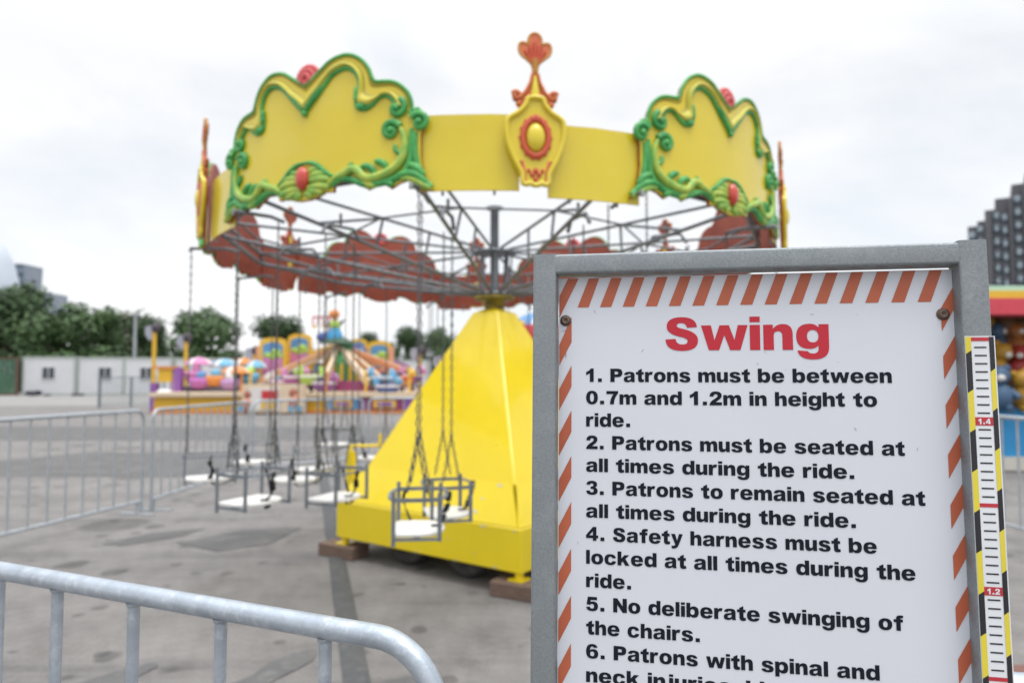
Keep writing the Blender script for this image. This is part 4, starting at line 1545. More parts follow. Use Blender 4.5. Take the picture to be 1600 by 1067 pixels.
# dark sacks left in front of the cabins
for px, w_, h_, lab in ((69, .85, .42, 'dark heap of bags on the ground under the first cabin window'), (93, .3, .14, 'small dark bag on the ground right of the dark heap of bags'), (138, .5, .2, 'low dark bag against the second white cabin')):
    t0 = MB()
    r = random.Random(px)
    for k in range(5):
        t0.ball((r.uniform(-.5, .5) * w_, r.uniform(-.15, .15), h_ * r.uniform(.3, .55)), 1, 10, 7, 0, (w_ * r.uniform(.3, .5), .25, h_ * r.uniform(.35, .5)))
    o = t0.build('bag_heap', mat('dark sacking', (.035, .03, .045), .8))
    o.location = (cx_(px), YC - 1.2, 0)
    tag(o, lab, 'bags')
# lamp mast
t = thing('lamp_mast', 'tall plain grey lamp mast in front of the trees', 'lamp mast', (cx_(210, 55), 55, 0))
m = MB(); m.tube([(0, 0, 0), (0, 0, 6.25)], [.16, .10], 10); m.build('pole', mat('mast grey', (.33, .35, .37), .5), t)
m = MB(); m.box((0, 0, 6.3), (.5, .2, .08)); m.box((-.2, -.05, 6.38), (.18, .24, .12)); m.box((.2, -.05, 6.38), (.18, .24, .12)); m.build('lamp_head', mat('mast grey', (.33, .35, .37)), t)

# temporary fence left of the rides
FG = mat('mesh fence grey', (.19, .22, .25), .5, .3)
for i, (x0, x1, y0, y1, lab) in enumerate(((cx_(157, 31), cx_(206, 31.5), 31, 31.5, 'thin grey mesh fence panel with a thick end post in front of the cabins'), (cx_(207, 31.5), cx_(258, 32), 31.5, 32, 'thin grey mesh fence panel next to the purple ticket gate'))):
    a, c = V((x0, y0, 0)), V((x1, y1, 0))
    Ln = (c - a).length
    t = thing('mesh_fence', lab, 'fence', a, atan2(c.y - a.y, c.x - a.x), 'mesh fence panels')
    m = MB()
    m.tube([(0, 0, 0), (0, 0, 1.42)], .06 if i == 0 else .03, 8); m.tube([(Ln, 0, 0), (Ln, 0, 1.42)], .03, 8)
    m.tube([(0, 0, 1.40), (Ln, 0, 1.40)], .022, 6); m.tube([(0, 0, .15), (Ln, 0, .15)], .02, 6)
    m.build('frame', FG, t)
    m = MB()
    for k in range(10):
        x = Ln * (k + .5) / 10
        m.tube([(x, 0, .15), (x, 0, 1.40)], .012, 5)
    m.build('mesh', FG, t)

# ------------------------------------------------------------------ far buildings
BLUEG = mat('tower cladding', (.26, .30, .35), .4, 0, c2=(.18, .22, .27), scale=.15, amt=.8, spec=.6)
PALEB = mat('pale curved cladding', (.52, .57, .63), .4, 0, c2=(.43, .48, .55), scale=.08, amt=.8)
WSTRIP = mat('tower glazing', (.12, .15, .19), .15, spec=.8)
t = thing('office_tower', 'pale curved office tower cut by the left edge of the picture', 'building', (cx_(-28, 230), 230, 0))
m = MB()
prof = [(9.5, 0), (10.2, 12), (10.3, 24), (9.6, 33), (8.0, 40), (5.2, 46), (.01, 50)]
m.lathe([(r_, z) for r_, z in prof], 40)
m.build('curved_shell', PALEB, t)
m = MB()
for k in range(1, 14):
    z = k * 3.3
    rr = 9.5 + .8 * min(z / 20, 1) if z < 24 else 10.3 - (z - 24) ** 1.55 * .045
    m.lathe([(rr + .10, z), (rr + .10, z + .5)], 40)
m.build('floor_band', BLUEG, t)
t = thing('office_tower', 'slim grey tower that widens towards its top, behind the trees at the left', 'building', (cx_(20, 240), 240, 0))
m = MB()
za, zb = 0, at(20, 413, 240).z
fr = [(-1.9, 0), (2.3, 0), (3.3, zb), (-3.4, zb + .6)]
m.prism(fr, lambda a, c, q: V((a, q, c)), 0, 9)
m.build('wall', BLUEG, t)
m = MB()
for k in range(5, 14):
    z = k * 3.1
    m.box((.0, -.05, z), (3.6 + z * .045, .12, 1.2))
m.build('window_band', WSTRIP, t)
t = thing('office_block', 'low grey office block with banded windows left of the broad green tree', 'building', (cx_(40, 225), 225, 0))
zt = at(45, 456, 225).z
m = MB(); m.box((0, 6, zt / 2), (10.6, 12, zt)); m.build('wall', BLUEG, t)
m = MB()
for k in range(9):
    m.box((0, -.04, zt - 2 - 3.1 * k), (9.8, .12, 1.3))
m.build('window_band', WSTRIP, t)

# stepped residential tower at the right
DB = mat('dark brown cladding', (.105, .105, .115), .6, 0, c2=(.075, .075, .085), scale=.2)
BALC = mat('balcony glass', (.31, .37, .42), .3, 0, c2=(.21, .26, .30), scale=.4, amt=.9, spec=.6)
YB = 150.
t = thing('apartment_tower', 'dark stepped apartment tower with stacked curved balconies at the right edge', 'building', (cx_(1560, YB), YB, 0), rad(-35))
bx = lambda px: (cx_(px, YB) - cx_(1560, YB)) * .80
bz = lambda py: at(1560, py, YB).z
steps_ = [(1517, 1533, 350), (1533, 1546, 343), (1546, 1563, 327), (1563, 1588, 311), (1590, 1612, 292), (1612, 1640, 278), (1640, 1668, 262)]
m = MB()
for a, c, py in steps_:
    m.box(((bx(a) + bx(c)) / 2, 6, bz(py) / 2), (bx(c) - bx(a) - .02, 11, bz(py)))
m.build('wall', DB, t)
m = MB()
for a, c, py in ((1546, 1557, 327), (1585, 1590, 312), (1607, 1613, 292)):
    m.box(((bx(a) + bx(c)) / 2, -.6, bz(py + 3) / 2), (bx(c) - bx(a), 1.6, bz(py + 3)))
m.build('service_shaft', DB, t)
stacks = [(1518, 1532, 360), (1532, 1545, 352), (1558, 1571, 334), (1571, 1584, 338), (1591, 1606, 312), (1614, 1630, 300)]
for a, c, py in stacks:
    zt = bz(py)
    k = 0
    while zt - k * 2.9 > 12 and k < 14:
        z = zt - k * 2.9 - 1.4
        w2 = (bx(c) - bx(a)) / 2 - .1
        m = MB()
        xs = [(-w2 * cos(pi * j / 10), -.1 - 1.9 * sin(pi * j / 10)) for j in range(11)]
        ox = (bx(a) + bx(c)) / 2
        nn = len(xs)
        vs = [V((ox + x, y, z)) for x, y in xs] + [V((ox + x, y, z + 1.25)) for x, y in xs]
        m.add(vs, [(i, i + 1, nn + i + 1, nn + i) for i in range(nn - 1)] + [tuple(range(nn))[::-1]])
        m.build('balcony', BALC, t)
        k += 1
m = MB()
for a, c, py in stacks:
    m.box(((bx(a) + bx(c)) / 2, .44, bz(py) / 2), (bx(c) - bx(a) - .3, .1, bz(py) - 1))
m.build('glazing', WSTRIP, t)
# ------------------------------------------------------------------ the spinning children's ride in the middle distance
P = plain
PINK = P('fair pink', (.58, .17, .36), c2=(.50, .22, .40), scale=4, amt=1); MAG = P('fair magenta', (.30, .035, .12), c2=(.22, .05, .14), scale=3, amt=1); BLU = P('fair blue', (.07, .20, .45), c2=(.12, .30, .5), scale=3, amt=1); CYAN = P('fair cyan', (.16, .42, .55), c2=(.10, .28, .48), scale=4, amt=1)
FYEL = P('fair yellow', (.72, .45, .04), c2=(.64, .36, .02), scale=2); CREAM = P('fair cream', (.66, .53, .38), c2=(.58, .45, .3), scale=2); FORG = P('fair orange', (.66, .24, .05)); FGRN = P('fair green', (.07, .28, .08), c2=(.03, .16, .06), scale=2, amt=1)
FLIME = P('fair lime', (.38, .58, .10)); FRED = P('fair red', (.52, .03, .035)); FPUR = P('fair purple', (.26, .10, .36)); FWHT = P('fair white', (.68, .66, .64)); SALM = P('fair salmon', (.66, .32, .20), c2=(.6, .26, .16), scale=2); FGRY = P('fair grey', (.28, .27, .30)); FDRK = P('fair dark', (.06, .045, .06))
YR = 26.5
S_ = YR / FPX
RX0, RY0 = (525 - 800) * S_, YR + 2.2
DY = [-2.2]


def rx(px, yy=None):
    return (px - 800) * (RY0 + (DY[0] if yy is None else yy)) / FPX - RX0


def rz(py, yy=None):
    return at(525, py, RY0 + (DY[0] if yy is None else yy)).z


k2 = thing('spinning_ride', 'colourful children\'s spinning ride with cream arms, painted arch boards and a clown figure on top', 'fairground ride', ((525 - 800) * S_, YR + 2.2, 0))
FY = -2.2     # front plane (towards the camera) in ride coordinates
m = MB()
m.box(((rx(240) + rx(705)) / 2, 1.2, (rz(621)) / 2), (rx(705) - rx(240), 6.6, rz(621)))
m.build('platform_skirt', FYEL, k2)
m = MB(); m.box(((rx(240) + rx(705)) / 2, 1.15, rz(616.5)), (rx(705) - rx(240) + .2, 6.9, .16)); m.build('platform_edge', CREAM, k2)
m = MB(); m.box(((rx(238) + rx(705)) / 2, FY + .05, .06), (rx(705) - rx(238), .1, .12)); m.build('kick_board', FORG, k2)
for a, c, mm, inner in ((512, 562, BLU, FYEL), (564, 572, FPUR, None), (574, 630, MAG, FYEL), (632, 700, FPUR, FORG)):
    m = MB(); m.box(((rx(a) + rx(c)) / 2, FY + .06, (rz(622) + rz(640)) / 2), (rx(c) - rx(a), .12, rz(622) - rz(640)))
    o = m.build('painted_panel', mm, k2)
    if inner:
        m = MB(); m.box(((rx(a) + rx(c)) / 2, FY - .01, (rz(622) + rz(640)) / 2), ((rx(c) - rx(a)) * .62, .06, .30)); q = m.build('painted_scroll', inner, o)
        m = MB(); m.box(((rx(a) + rx(c)) / 2, FY - .05, (rz(622) + rz(640)) / 2), ((rx(c) - rx(a)) * .40, .06, .14)); m.build('painted_scroll', FPUR, o)
m = MB(); m.box(((rx(512) + rx(575)) / 2, FY + 1.2, (rz(595) + rz(612)) / 2), (rx(575) - rx(512), .3, rz(595) - rz(612))); m.build('magenta_plinth', MAG, k2)
# ticket booth front with red display
tb = thing('ticket_booth', 'cream ticket booth front with a red panel standing before the spinning ride', 'booth', ((428 - 800) * (YR - .6) / FPX, YR - .7, 0))
S2 = (YR - .6) / FPX
qx = lambda px: (px - 428) * S2
qz = lambda py: at(428, py, YR - .6).z
m = MB(); m.box((0, .25, qz(600) / 2 + .03), (qx(472) - qx(378), .5, qz(600) - .06)); m.build('front_board', CREAM, tb)
m = MB(); m.box((qx(416), -.02, (qz(606) + qz(641)) / 2), (qx(440) - qx(392), .04, qz(606) - qz(641))); m.build('white_poster', FWHT, tb)
m = MB(); m.box((qx(425), -.06, (qz(610) + qz(623)) / 2), (qx(437) - qx(412), .05, qz(610) - qz(623))); m.build('red_panel', FRED, tb)
for x, y, c_, w_ in ((391, 617, 1, .17), (389, 629, 0, .20), (386, 637, 1, .18), (461, 614, 1, .17), (464, 622, 0, .18), (459, 632, 1, .15)):
    m = MB()
    m.ball((qx(x), -.01, qz(y)), w_, 10, 8, 0, (1, .3, 1))
    m.build('painted_figure', (SALM, P('fair brick', (.36, .12, .08)))[c_], tb)
m = MB()
for x, y in ((415, 633), (424, 633), (433, 633)):
    m.box((qx(x), -.06, qz(y)), (.14, .05, .26))
m.build('yellow_lettering', FYEL, tb)
m = MB()
for x in (381, 458, 470):
    m.box((qx(x), -.05, qz(638)), (.2, .05, .22))
m.build('pale_patch', CYAN, tb)

# arched picture boards round the back
def arch(px0, px1, pyt, pyb, yy, mid, low):
    DY[0] = yy
    a, c = rx(px0), rx(px1)
    zt, zb = rz(pyt), rz(pyb)
    w2 = (c - a) / 2
    ox = (a + c) / 2
    def outline(k):
        L = [(-w2 * k, zb), (w2 * k, zb)]
        hh = zt - (1 - k) * w2
        for j in range(13):
            an = pi * j / 12
            L.append((w2 * k * cos(an), hh - w2 * .42 + w2 * .42 * k * sin(an)))
        return L
    m = MB(); m.prism(outline(1), lambda x, z, q: V((ox + x, yy + q, z)), 0, .12); b0 = m.build('picture_board', FYEL, k2)
    m = MB(); m.prism(outline(.74), lambda x, z, q: V((ox + x, yy - .03 + q, z)), 0, .04); b1 = m.build('painted_scene', mid, b0)
    m = MB()
    zm = zb + (zt - zb) * .52
    m.prism([(-w2 * .72, zb + .04), (w2 * .72, zb + .04), (w2 * .72, zm + .1), (w2 * .1, zm + .3), (-w2 * .5, zm + .1), (-w2 * .72, zm + .25)], lambda x, z, q: V((ox + x, yy - .05 + q, z)), 0, .03)
    m.build('painted_scene', low, b0)
    m = MB()
    for x, z, r_ in ((-.35, .62, .13), (.25, .68, .16), (.0, .58, .12), (.5, .6, .1)):
        m.ball((ox + x * w2, yy - .05, zb + (zt - zb) * z), r_, 9, 6, 0, (1.5, .25, .9))
    m.build('painted_scene', FLIME if low is PINK else CYAN, b0)


arch(405, 447, 527, 600, 1.6, BLU, PINK)
arch(449, 486, 521, 590, 2.4, BLU, PINK)
arch(545, 573, 529, 590, 2.6, BLU, CYAN)
arch(574, 611, 532, 600, 1.9, BLU, PINK)
DY[0] = 1.75
for px in (404, 612):
    m = MB()
    m.box((rx(px), 1.75, rz(575)), (.16, .25, rz(540) - rz(608)))
    m.build('salmon_pillar', SALM, k2)
DY[0] = .6
# hub: green drum, dark roof and the arms
m = MB(); m.lathe([(.62, rz(604)), (.62, rz(560)), (.30, rz(548)), (.26, rz(536))], 20, (rx(540), .6, 0)); m.build('drum', FGRN, k2)
m = MB()
for k in range(7):
    a = pi + pi * k / 6
    m.box((rx(540) + .66 * cos(a), .6 + .66 * sin(a), rz(584)), (.10, .10, .85), a)
m.build('drum_stripe', FYEL, k2)
m = MB(); m.lathe([(.8, rz(537)), (.6, rz(532)), (.3, rz(527)), (.01, rz(524))], 20, (rx(527), .6, 0)); m.build('hub_cap', P('fair dark green', (.03, .08, .04)), k2)
hubp = V((rx(530), .6, rz(541)))
for px, py, yy in ((392, 602, .2), (418, 590, 1.8), (503, 606, -1.4), (612, 606, -.9), (655, 590, .6), (640, 580, 2.0), (575, 598, -1.6)):
    e = V((rx(px, yy), yy, rz(py, yy)))
    m = MB()
    m.bar(hubp, e, .14, .26)
    m.bar(hubp + V((0, 0, -.28)), e + V((0, 0, .02)), .07, .09)
    o = m.build('arm', CREAM if py != 590 else SALM, k2)
    m = MB()
    q = hubp.lerp(e, .12); w = hubp.lerp(e, .92)
    m.bar(q + V((0, -.08, .01)), w + V((0, -.08, .01)), .04, .08)
    m.build('arm_stripe', FORG, o)
for a, c, py, py2 in ((486, 515, 546, 600), (560, 590, 556, 606)):
    m = MB()
    m.prism([(rx(a), rz(py2)), (rx(c), rz(py2)), (rx(c) if a < 500 else rx(a) + .1, rz(py)), (rx(a) if a > 500 else rx(c) - .1, rz(py))], lambda x, z, q: V((x, .9 + q, z)), 0, .1)
    m.build('yellow_gusset', FYEL, k2)
# clown figure on the hub: skirt, belly, arms, head and hat (one generic figure)
fg = MB()
fx, fy = rx(524), .5
fg.lathe([(.34, rz(530)), (.33, rz(524)), (.26, rz(518)), (.20, rz(513))], 16, (fx, fy, 0), 0)
fg.lathe([(.20, rz(513)), (.25, rz(509)), (.22, rz(504)), (.12, rz(501.5))], 16, (fx, fy, 0), 1)
fg.ball((fx - .02, fy, rz(498)), .14, 12, 9, 3)
fg.lathe([(.22, rz(495)), (.235, rz(492)), (.20, rz(487)), (.10, rz(484.5)), (.0001, rz(484))], 16, (fx - .04, fy, 0), 2)
for sg, e in ((1, (.42, rz(500))), (-1, (-.34, rz(513)))):
    fg.tube([(fx + sg * .16, fy, rz(505)), (fx + sg * .3, fy - .1, rz(505)), (fx + e[0], fy - .15, e[1])], [.09, .075, .05], 8, False, 4)
fg.build('clown_figure', [BLU if False else P('figure blue', (.05, .30, .55)), FLIME, FORG, SALM, FGRY], k2)
m = MB()
for k in range(2):
    m.ball((fx + (-.55 if k == 0 else -.36), fy, rz(527 - 3 * k)), .26 - .05 * k, 10, 8, 0, (1, .7, .8))
m.build('hub_ornament', P('fair royal', (.07, .12, .36)), k2)
m = MB()
m.bar((rx(486), .7, rz(495)), (rx(519), .7, rz(495)), .05, .07)
for px in (487, 495, 503, 511):
    m.box((rx(px), .7, rz(502)), (.05, .05, .36))
m.bar((rx(512), .7, rz(495)), (rx(512), .7, rz(535)), .06, .06)
m.build('red_frame', FRED, k2)
m = MB()
for px in (488, 504):
    m.box((rx(px) + .04, .68, rz(510)), (.16, .05, .12))
m.build('frame_lamp', FYEL, k2)
# the ride's cars: tub, seat back and an animal head in front
def car(px, py, yy, body, head, lab, flip=1):
    c = V((rx(px, yy), yy, rz(py, yy)))
    m = MB()
    n = 14
    prof = [(.04, -.30), (.30, -.26), (.42, -.05), (.44, .12), (.38, .13), (.36, .0)]
    m.lathe(prof, n, c, 0, Matrix.Diagonal(V((1.15, .8, 1))))
    o = m.build('ride_car', body, k2)
    if lab: o['label'] = lab
    m = MB()
    m.ball(c + V((.42 * flip, -.1, .26)), .17, 10, 8, 0, (1, .9, 1))
    m.tube([c + V((.36 * flip, -.05, .0)), c + V((.41 * flip, -.1, .26))], .12, 8)
    m.ball(c + V((.56 * flip, -.15, .20)), .09, 8, 6)
    for s_ in (-1, 1):
        m.ball(c + V((.36 * flip, -.1 + .11 * s_, .42)), .065, 8, 6, 0, (.7, .5, 1.3))
    m.build('animal_head', head, o)
    m = MB()
    m.tube([c + V((-.40 * flip, 0, 0)), c + V((-.46 * flip, 0, .3)), c + V((-.36 * flip, 0, .42))], [.14, .12, .05], 8)
    m.build('seat_back', head, o)
    m = MB()
    m.lathe([(.425, .0), (.45, .03), (.45, .07), (.43, .09)], n, c, 0, Matrix.Diagonal(V((1.17, .82, 1))))
    m.build('trim_band', FWHT if body is not FORG else FRED, o)
    for s_ in (-1, 1):
        m = MB()
        m.ball(c + V((.50 * flip, -.20 + .0 * s_, .33 + .02 * s_)) + V((.07 * s_, 0, 0)), .045, 7, 5)
        m.build('eye', FWHT, o)
    m = MB()
    m.tube([c + V((0, .1, -.3)), c + V((0, .1, -.75))], .09, 8)
    m.build('post', FDRK, o)
    m = MB()
    m.ball(c + V((-.12 * flip, .0, .20)), .17, 8, 6, 0, (1, 1, .6))
    m.build('cushion', FDRK, o)


car(486, 590, -1.4, FLIME, FLIME, 'lime green ride car', -1)
car(462, 591, -1.0, P('fair violet', (.46, .14, .40)), PINK, 'violet ride car', 1)
car(440, 598, -.4, PINK, FWHT, 'pink ride car', -1)
car(596, 592, -1.2, CYAN, P('fair sky', (.14, .40, .66)), 'sky blue ride car', -1)
car(606, 605, -1.5, P('fair royal', (.07, .12, .36)), CYAN, 'royal blue ride car', 1)
car(628, 592, -.4, FORG, FYEL, 'orange ride car', 1)
car(644, 588, .2, FPUR, PINK, 'purple ride car', 1)
car(507, 600, -1.5, FPUR, P('fair violet', (.46, .14, .40)), 'dark purple ride car', 1)
m = MB()
DY[0] = FY + .8
for a, c in ((380, 470), (572, 700)):
    for px in range(a, c, 7):
        m.box((rx(px), FY + .8, rz(609, FY + .8)), (.03, .03, .55))
    m.bar((rx(a), FY + .8, rz(603)), (rx(c), FY + .8, rz(603)), .04, .04)
m.build('hand_rail', P('fair rail', (.30, .20, .22)), k2)

DY[0] = 2.6
for a, pa_, c, pc, mm in ((386, 592, 476, 548, SALM), (388, 600, 470, 566, FORG), (486, 552, 520, 540, FYEL), (548, 545, 612, 572, SALM), (556, 541, 640, 574, FPUR), (452, 590, 506, 552, FYEL)):
    m = MB()
    m.bar((rx(a), 2.6, rz(pa_)), (rx(c), 2.6, rz(pc)), .10, .16)
    m.build('sloping_rail', mm, k2)
DY[0] = 1.2
for a, c, t0, b0, mm in ((452, 470, 572, 604, PINK), (470, 484, 578, 604, FPUR), (484, 512, 566, 588, FYEL), (563, 582, 566, 600, FYEL), (584, 600, 560, 580, SALM), (616, 640, 584, 606, MAG), (388, 404, 584, 604, PINK), (424, 450, 584, 606, FYEL)):
    m = MB()
    m.box(((rx(a) + rx(c)) / 2, 1.25, (rz(t0) + rz(b0)) / 2), (rx(c) - rx(a), .08, rz(t0) - rz(b0)))
    o = m.build('scenery_board', mm, k2)
    m = MB()
    m.ball(((rx(a) + rx(c)) / 2, 1.2, (rz(t0) + rz(b0)) / 2), (rx(c) - rx(a)) * .33, 9, 6, 0, (1, .15, 1.1))
    m.build('painted_motif', (CYAN, FWHT, FRED, FLIME)[int(a) % 4], o)
for px in (378, 392, 510, 572, 640, 700):
    m = MB()
    m.tube([(rx(px, FY + .3), FY + .3, rz(616)), (rx(px, FY + .3), FY + .3, rz(585, FY + .3))], .05, 8)
    m.ball((rx(px, FY + .3), FY + .3, rz(583, FY + .3)), .09, 8, 6)
    m.build('rail_post', FORG if px % 4 else FYEL, k2)

# ------------------------------------------------------------------ umbrella ride at the left
YU = 29.
S3 = YU / FPX
ux = lambda px: (px - 345) * S3
uz = lambda py: at(345, py, YU).z
u = thing('umbrella_ride', 'small roundabout with pink, blue and orange umbrella roofs left of the spinning ride', 'fairground ride', ((345 - 800) * S3, YU, 0))
m = MB(); m.lathe([(2.0, .0), (2.05, uz(618)), (1.9, uz(613)), (.0001, uz(613))], 28, (0, .8, 0)); m.build('platform', FYEL, u)
m = MB(); m.lathe([(1.92, uz(613)), (1.95, uz(604)), (1.8, uz(604))], 28, (0, .8, 0)); m.build('platform_rim', FDRK, u)
for px, py, yy, r_, mm in ((316, 569, -.3, .58, PINK), (345, 571, .4, .62, CYAN), (376, 582, -.4, .62, FORG), (392, 573, .6, .46, CYAN), (360, 568, 1.5, .5, FORG)):
    m = MB()
    z = uz(py)
    pr = [(r_, z - .04), (r_, z), (r_ * .78, z + .15), (r_ * .4, z + .25), (.04, z + .29), (.0001, z + .34)]
    ng = 16
    for gi in range(ng):
        a0, a1 = 2 * pi * gi / ng, 2 * pi * (gi + 1) / ng
        vs = [V((ux(px) + r0 * cos(a), yy + r0 * sin(a), zz)) for r0, zz in pr for a in (a0, a1)]
        m.add(vs, [(2 * i, 2 * i + 1, 2 * i + 3, 2 * i + 2) for i in range(len(pr) - 1)], False, 1 if gi % 4 == 3 else 0)
    o = m.build('umbrella', [mm, FWHT], u)
    m = MB(); m.tube([(ux(px), yy, uz(613)), (ux(px), yy, z + .2)], .03, 6); m.build('umbrella_pole', FWHT, o)
for px, py, yy, mm, m2 in ((316, 585, -.6, PINK, PINK), (350, 592, -.9, FORG, CYAN), (370, 597, -.8, P('fair lilac', (.45, .26, .50)), FWHT), (330, 595, -1.0, P('fair violet', (.46, .14, .40)), BLU), (392, 588, -.2, CYAN, FLIME)):
    c = V((ux(px), yy, uz(py)))
    m = MB(); m.lathe([(.06, -.32), (.32, -.28), (.42, .0), (.38, .14), (.33, .05)], 12, c, 0, Matrix.Diagonal(V((1.1, .8, 1)))); o = m.build('tub_car', mm, u)
    m = MB(); m.ball(c + V((.1, -.1, .22)), .2, 9, 7); m.build('tub_figure', m2, o)
# purple and yellow ticket gate
t = thing('ticket_gate', 'purple and yellow painted gate boards at the left end of the rides', 'gate', (cx_(264, 28), 28, 0))
gx = lambda px: (px - 264) * 28 / FPX
gz = lambda py: at(264, py, 28).z
m = MB(); m.box((gx(243), 0, gz(598) / 2), (.22, .3, gz(598))); m.box((gx(281), 0, gz(574) / 2), (.22, .3, gz(574))); m.build('side_post', FPUR, t)
m = MB(); m.box((gx(258), .05, (gz(576) + gz(597)) / 2), (gx(268) - gx(246), .08, gz(576) - gz(597))); m.build('yellow_board', FYEL, t)
m = MB(); m.box((gx(272), .1, (gz(576) + gz(610)) / 2), (.30, .08, gz(576) - gz(610))); m.build('pink_board', P('fair lilac', (.45, .26, .50)), t)
m = MB(); m.box((gx(260), -.02, gz(574)), (gx(284) - gx(241), .1, .1)); m.build('top_rail', FORG, t)
t = thing('litter_bin', 'white and red bin standing before the purple and yellow gate', 'bin', (cx_(258, 27), 27, 0))
m = MB(); m.lathe([(.24, 0), (.27, .62), (.27, .66)], 16); m.build('body', P('bin red', (.36, .10, .07)), t)
m = MB(); m.lathe([(.30, .66), (.31, .78), (.22, .9), (.0001, .94)], 16); m.build('lid', FWHT, t)

# yellow poles with lantern and white flag
def flagpole(px, pyt, pyb, Y, lab):
    b_ = at(px, pyb, Y)
    zt = at(px, pyt, Y).z
    t = thing('flag_pole', lab, 'pole', (b_.x, Y, 0), 0, 'yellow poles with lanterns')
    m = MB(); m.tube([(0, 0, 0), (0, 0, zt - .35)], .085, 10); m.build('pole', FYEL, t)
    m = MB(); m.lathe([(.10, zt - .38), (.17, zt - .30), (.19, zt - .08), (.10, zt), (.0001, zt + .05)], 12, (.06, 0, 0)); m.build('lantern', FDRK, t)
    m = MB()
    cs = [V((-.05, 0, zt - .05)), V((-.42, .05, zt - .10)), V((-.46, .1, zt - .45)), V((-.2, .0, zt - .75)), V((-.05, 0, zt - .6))]
    m.prism([(p.x, p.z) for p in cs], lambda a, c, q: V((a, .05 * sin(a * 9) + q, c)), 0, .015)
    m.build('flag', P('flag pale', (.33, .34, .40)), t)


flagpole(239, 506, 617, 30, 'yellow lantern pole with a grey flag left of the second flag pole')
flagpole(289, 521, 617, 30, 'yellow lantern pole with a white flag right of the purple gate')
flagpole(397, 541, 612, 30.5, 'short yellow lantern pole beside the left painted arch board')
flagpole(656, 541, 612, 30.5, 'yellow lantern pole beside the small grey cabin near the tower')
flagpole(693, 553, 612, 29, 'low yellow lantern pole touching the slope of the yellow tower')

# striped awning ride just visible right of the tower top
YA = 17.
t = thing('striped_kiosk', 'kiosk with striped white and yellow top and red valance, right of the yellow tower', 'kiosk', (cx_(860, YA), YA, 0))
ax = lambda px: (px - 860) * YA / FPX
az = lambda py: at(860, py, YA).z
for k, mm in enumerate((FWHT, FYEL, FWHT, BLU, FWHT, FYEL)):
    m = MB()
    n = 24
    vs, fs = [], []
    prof = [(1.02, az(512)), (.95, az(505)), (.7, az(494)), (.3, az(486)), (.02, az(481))]
    for r_, z in prof:
        for j in range(5):
            for rep in range(1):
                a = 2 * pi * (k + j / 4) / 6
                vs.append(V((r_ * cos(a), r_ * sin(a), z)))
    for i in range(4):
        for j in range(4):
            fs.append((i * 5 + j, i * 5 + j + 1, i * 5 + 6 + j, i * 5 + 5 + j))
    m.add(vs, fs, True)
    m.build('roof_sector', mm, t)
m = MB(); m.lathe([(1.0, az(532)), (1.03, az(511)), (.99, az(511))], 24); m.build('valance', FRED, t)
m = MB(); m.lathe([(.55, 0), (.55, az(520))], 16); m.build('drum', P('kiosk brown', (.14, .06, .05)), t)
m = MB()
for k in range(8):
    a = 2 * pi * k / 8
    m.ball((1.0 * cos(a), 1.0 * sin(a), az(509)), .07, 8, 6)
m.build('bulb', FYEL, t)

# prize stall at the right
YS = 10.4
t = thing('prize_stall', 'fairground prize stall with a mint, yellow and red awning at the right edge', 'stall', (cx_(1548, YS) - .5, YS, 0))
ox = cx_(1548, YS) - .5
sz = lambda py: at(1575, py, YS).z
LS = 5.2
for z0_, z1_, mm, dy in ((sz(455), sz(447), P('awning mint', (.45, .66, .52)), 0), (sz(467), sz(455), FYEL, -.03), (sz(492), sz(467), P('awning red', (.60, .06, .09)), -.06)):
    m = MB(); m.box((LS / 2, .2 + dy, (z0_ + z1_) / 2), (LS, .5, z1_ - z0_)); m.build('awning_band', mm, t)
m = MB(); m.box((LS / 2, 1.5, sz(449)), (LS, 2.4, .06)); m.build('roof', P('awning mint', (.45, .66, .52)), t)
m = MB(); m.box((LS / 2, 2.4, 1.3), (LS, .1, 2.5)); m.build('back_wall', P('stall dark', (.10, .05, .03), c2=(.05, .02, .02), scale=3), t)
m = MB(); m.box((LS / 2, .55, sz(640) / 2 + .1), (LS, .9, sz(640) - .25)); m.build('counter', P('stall blue', (.02, .24, .52)), t)
m = MB()
for x in (.42, 1.9, 3.4, 4.9):
    m.box((x, .02, sz(640) / 2 + .05), (.10, .12, sz(640)))
    m.box((x, .1, (sz(490) + sz(640)) / 2), (.09, .09, sz(490) - sz(640)))
m.build('post', FYEL, t)
m = MB(); m.box((LS / 2, .12, .12), (LS, .2, .2)); m.build('kick_board', P('stall white', (.55, .53, .48)), t)
pl_ = [P('plush yellow', (.52, .36, .04)), P('plush blue', (.05, .11, .20)), P('plush brown', (.12, .06, .025)), P('plush orange', (.34, .13, .03)), P('plush red', (.30, .025, .02)), FWHT, P('plush gold', (.40, .22, .02)), P('plush green', (.04, .11, .03))]
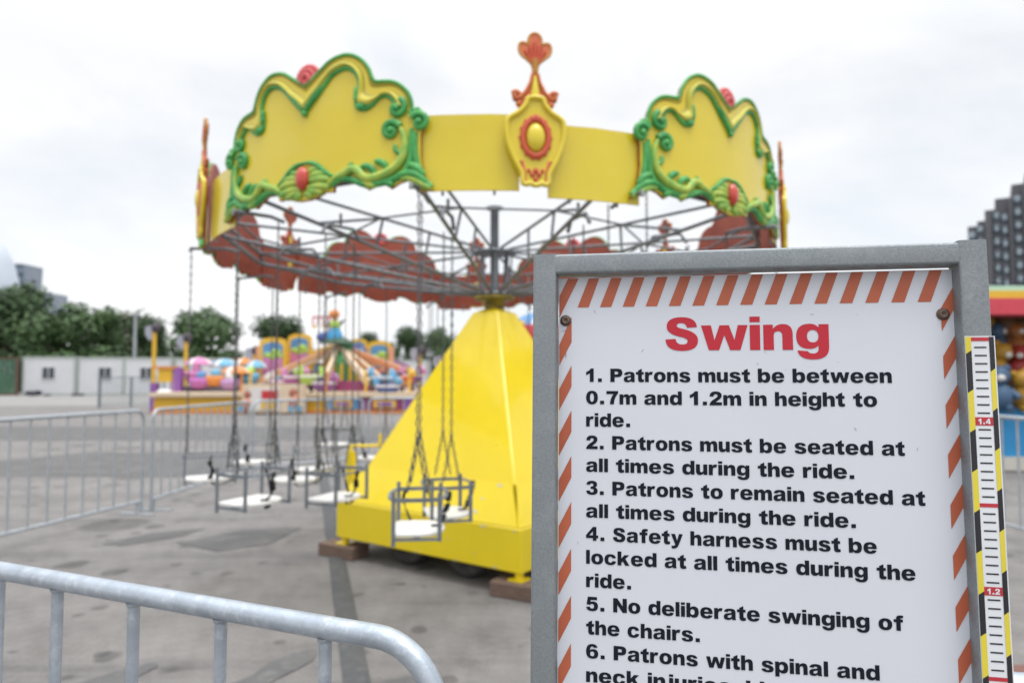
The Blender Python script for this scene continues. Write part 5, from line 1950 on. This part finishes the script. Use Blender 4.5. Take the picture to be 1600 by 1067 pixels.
rp = random.Random(12)
names = {0: 'yellow', 1: 'dark blue', 2: 'brown', 3: 'orange', 4: 'red', 5: 'white', 6: 'golden', 7: 'green'}
rows_ = [(sz(500), 'top hanging row'), (sz(540), 'upper row'), (sz(578), 'middle row'), (sz(612), 'counter row')]
xs = [.55, .93, 1.28, 1.66]
pos_ = {0: 'first from left', 1: 'second from left', 2: 'third from left', 3: 'fourth from left'}
cols = [[7, 6, 2, 3], [2, 1, 3, 4], [0, 6, 4, 1], [1, 6, 0, 2]]
toy0 = None
for i, (z, rn) in enumerate(rows_):
    for j, x in enumerate(xs):
        x2 = x + (.12 if i % 2 else 0)
        y2 = YS + (.75 if i < 3 else .45) - .12 * i
        zz = z if i < 3 else sz(640) + .20
        q = thing('plush_toy', '%s plush toy, %s in the stall %s' % (names[cols[i][j]], pos_[j], rn), 'plush toy', (ox + x2, y2, zz), rp.uniform(-.4, .4), 'plush toys in the prize stall')
        mm = pl_[cols[i][j]]
        q.scale = (rp.uniform(.95, 1.35),) * 3
        q.rotation_euler = (rp.uniform(-.25, .1), rp.uniform(-.25, .25), rp.uniform(-.7, .7))
        b1 = MB()
        b1.ball((0, 0, 0), .15, 10, 8, 0, (1, .85, 1.15))
        for sg in (-1, 1):
            b1.tube([(sg * .11, 0, .06), (sg * .19, -.06, -.02)], [.05, .035], 7)
            b1.tube([(sg * .07, 0, -.12), (sg * .09, -.1, -.17)], [.055, .045], 7)
        b1.build('body', mm, q)
        b1 = MB()
        b1.ball((0, -.02, .24), .125, 10, 8)
        for sg in (-1, 1):
            b1.ball((sg * .09, 0, .34), .045, 8, 6)
        b1.build('head', mm, q)
        b1 = MB()
        b1.ball((0, -.13, .21), .05, 8, 6, 0, (1, .6, .8))
        b1.build('muzzle', FWHT, q)
# brown rubber mat on the ground to the right
b = MB(); b.box((2.62, 3.25, .006), (.9, .5, .010))
tag(b.build('floor_mat', P('mat brown', (.16, .075, .06), .8)), 'reddish brown mat on the tarmac at the lower right edge', 'mat')
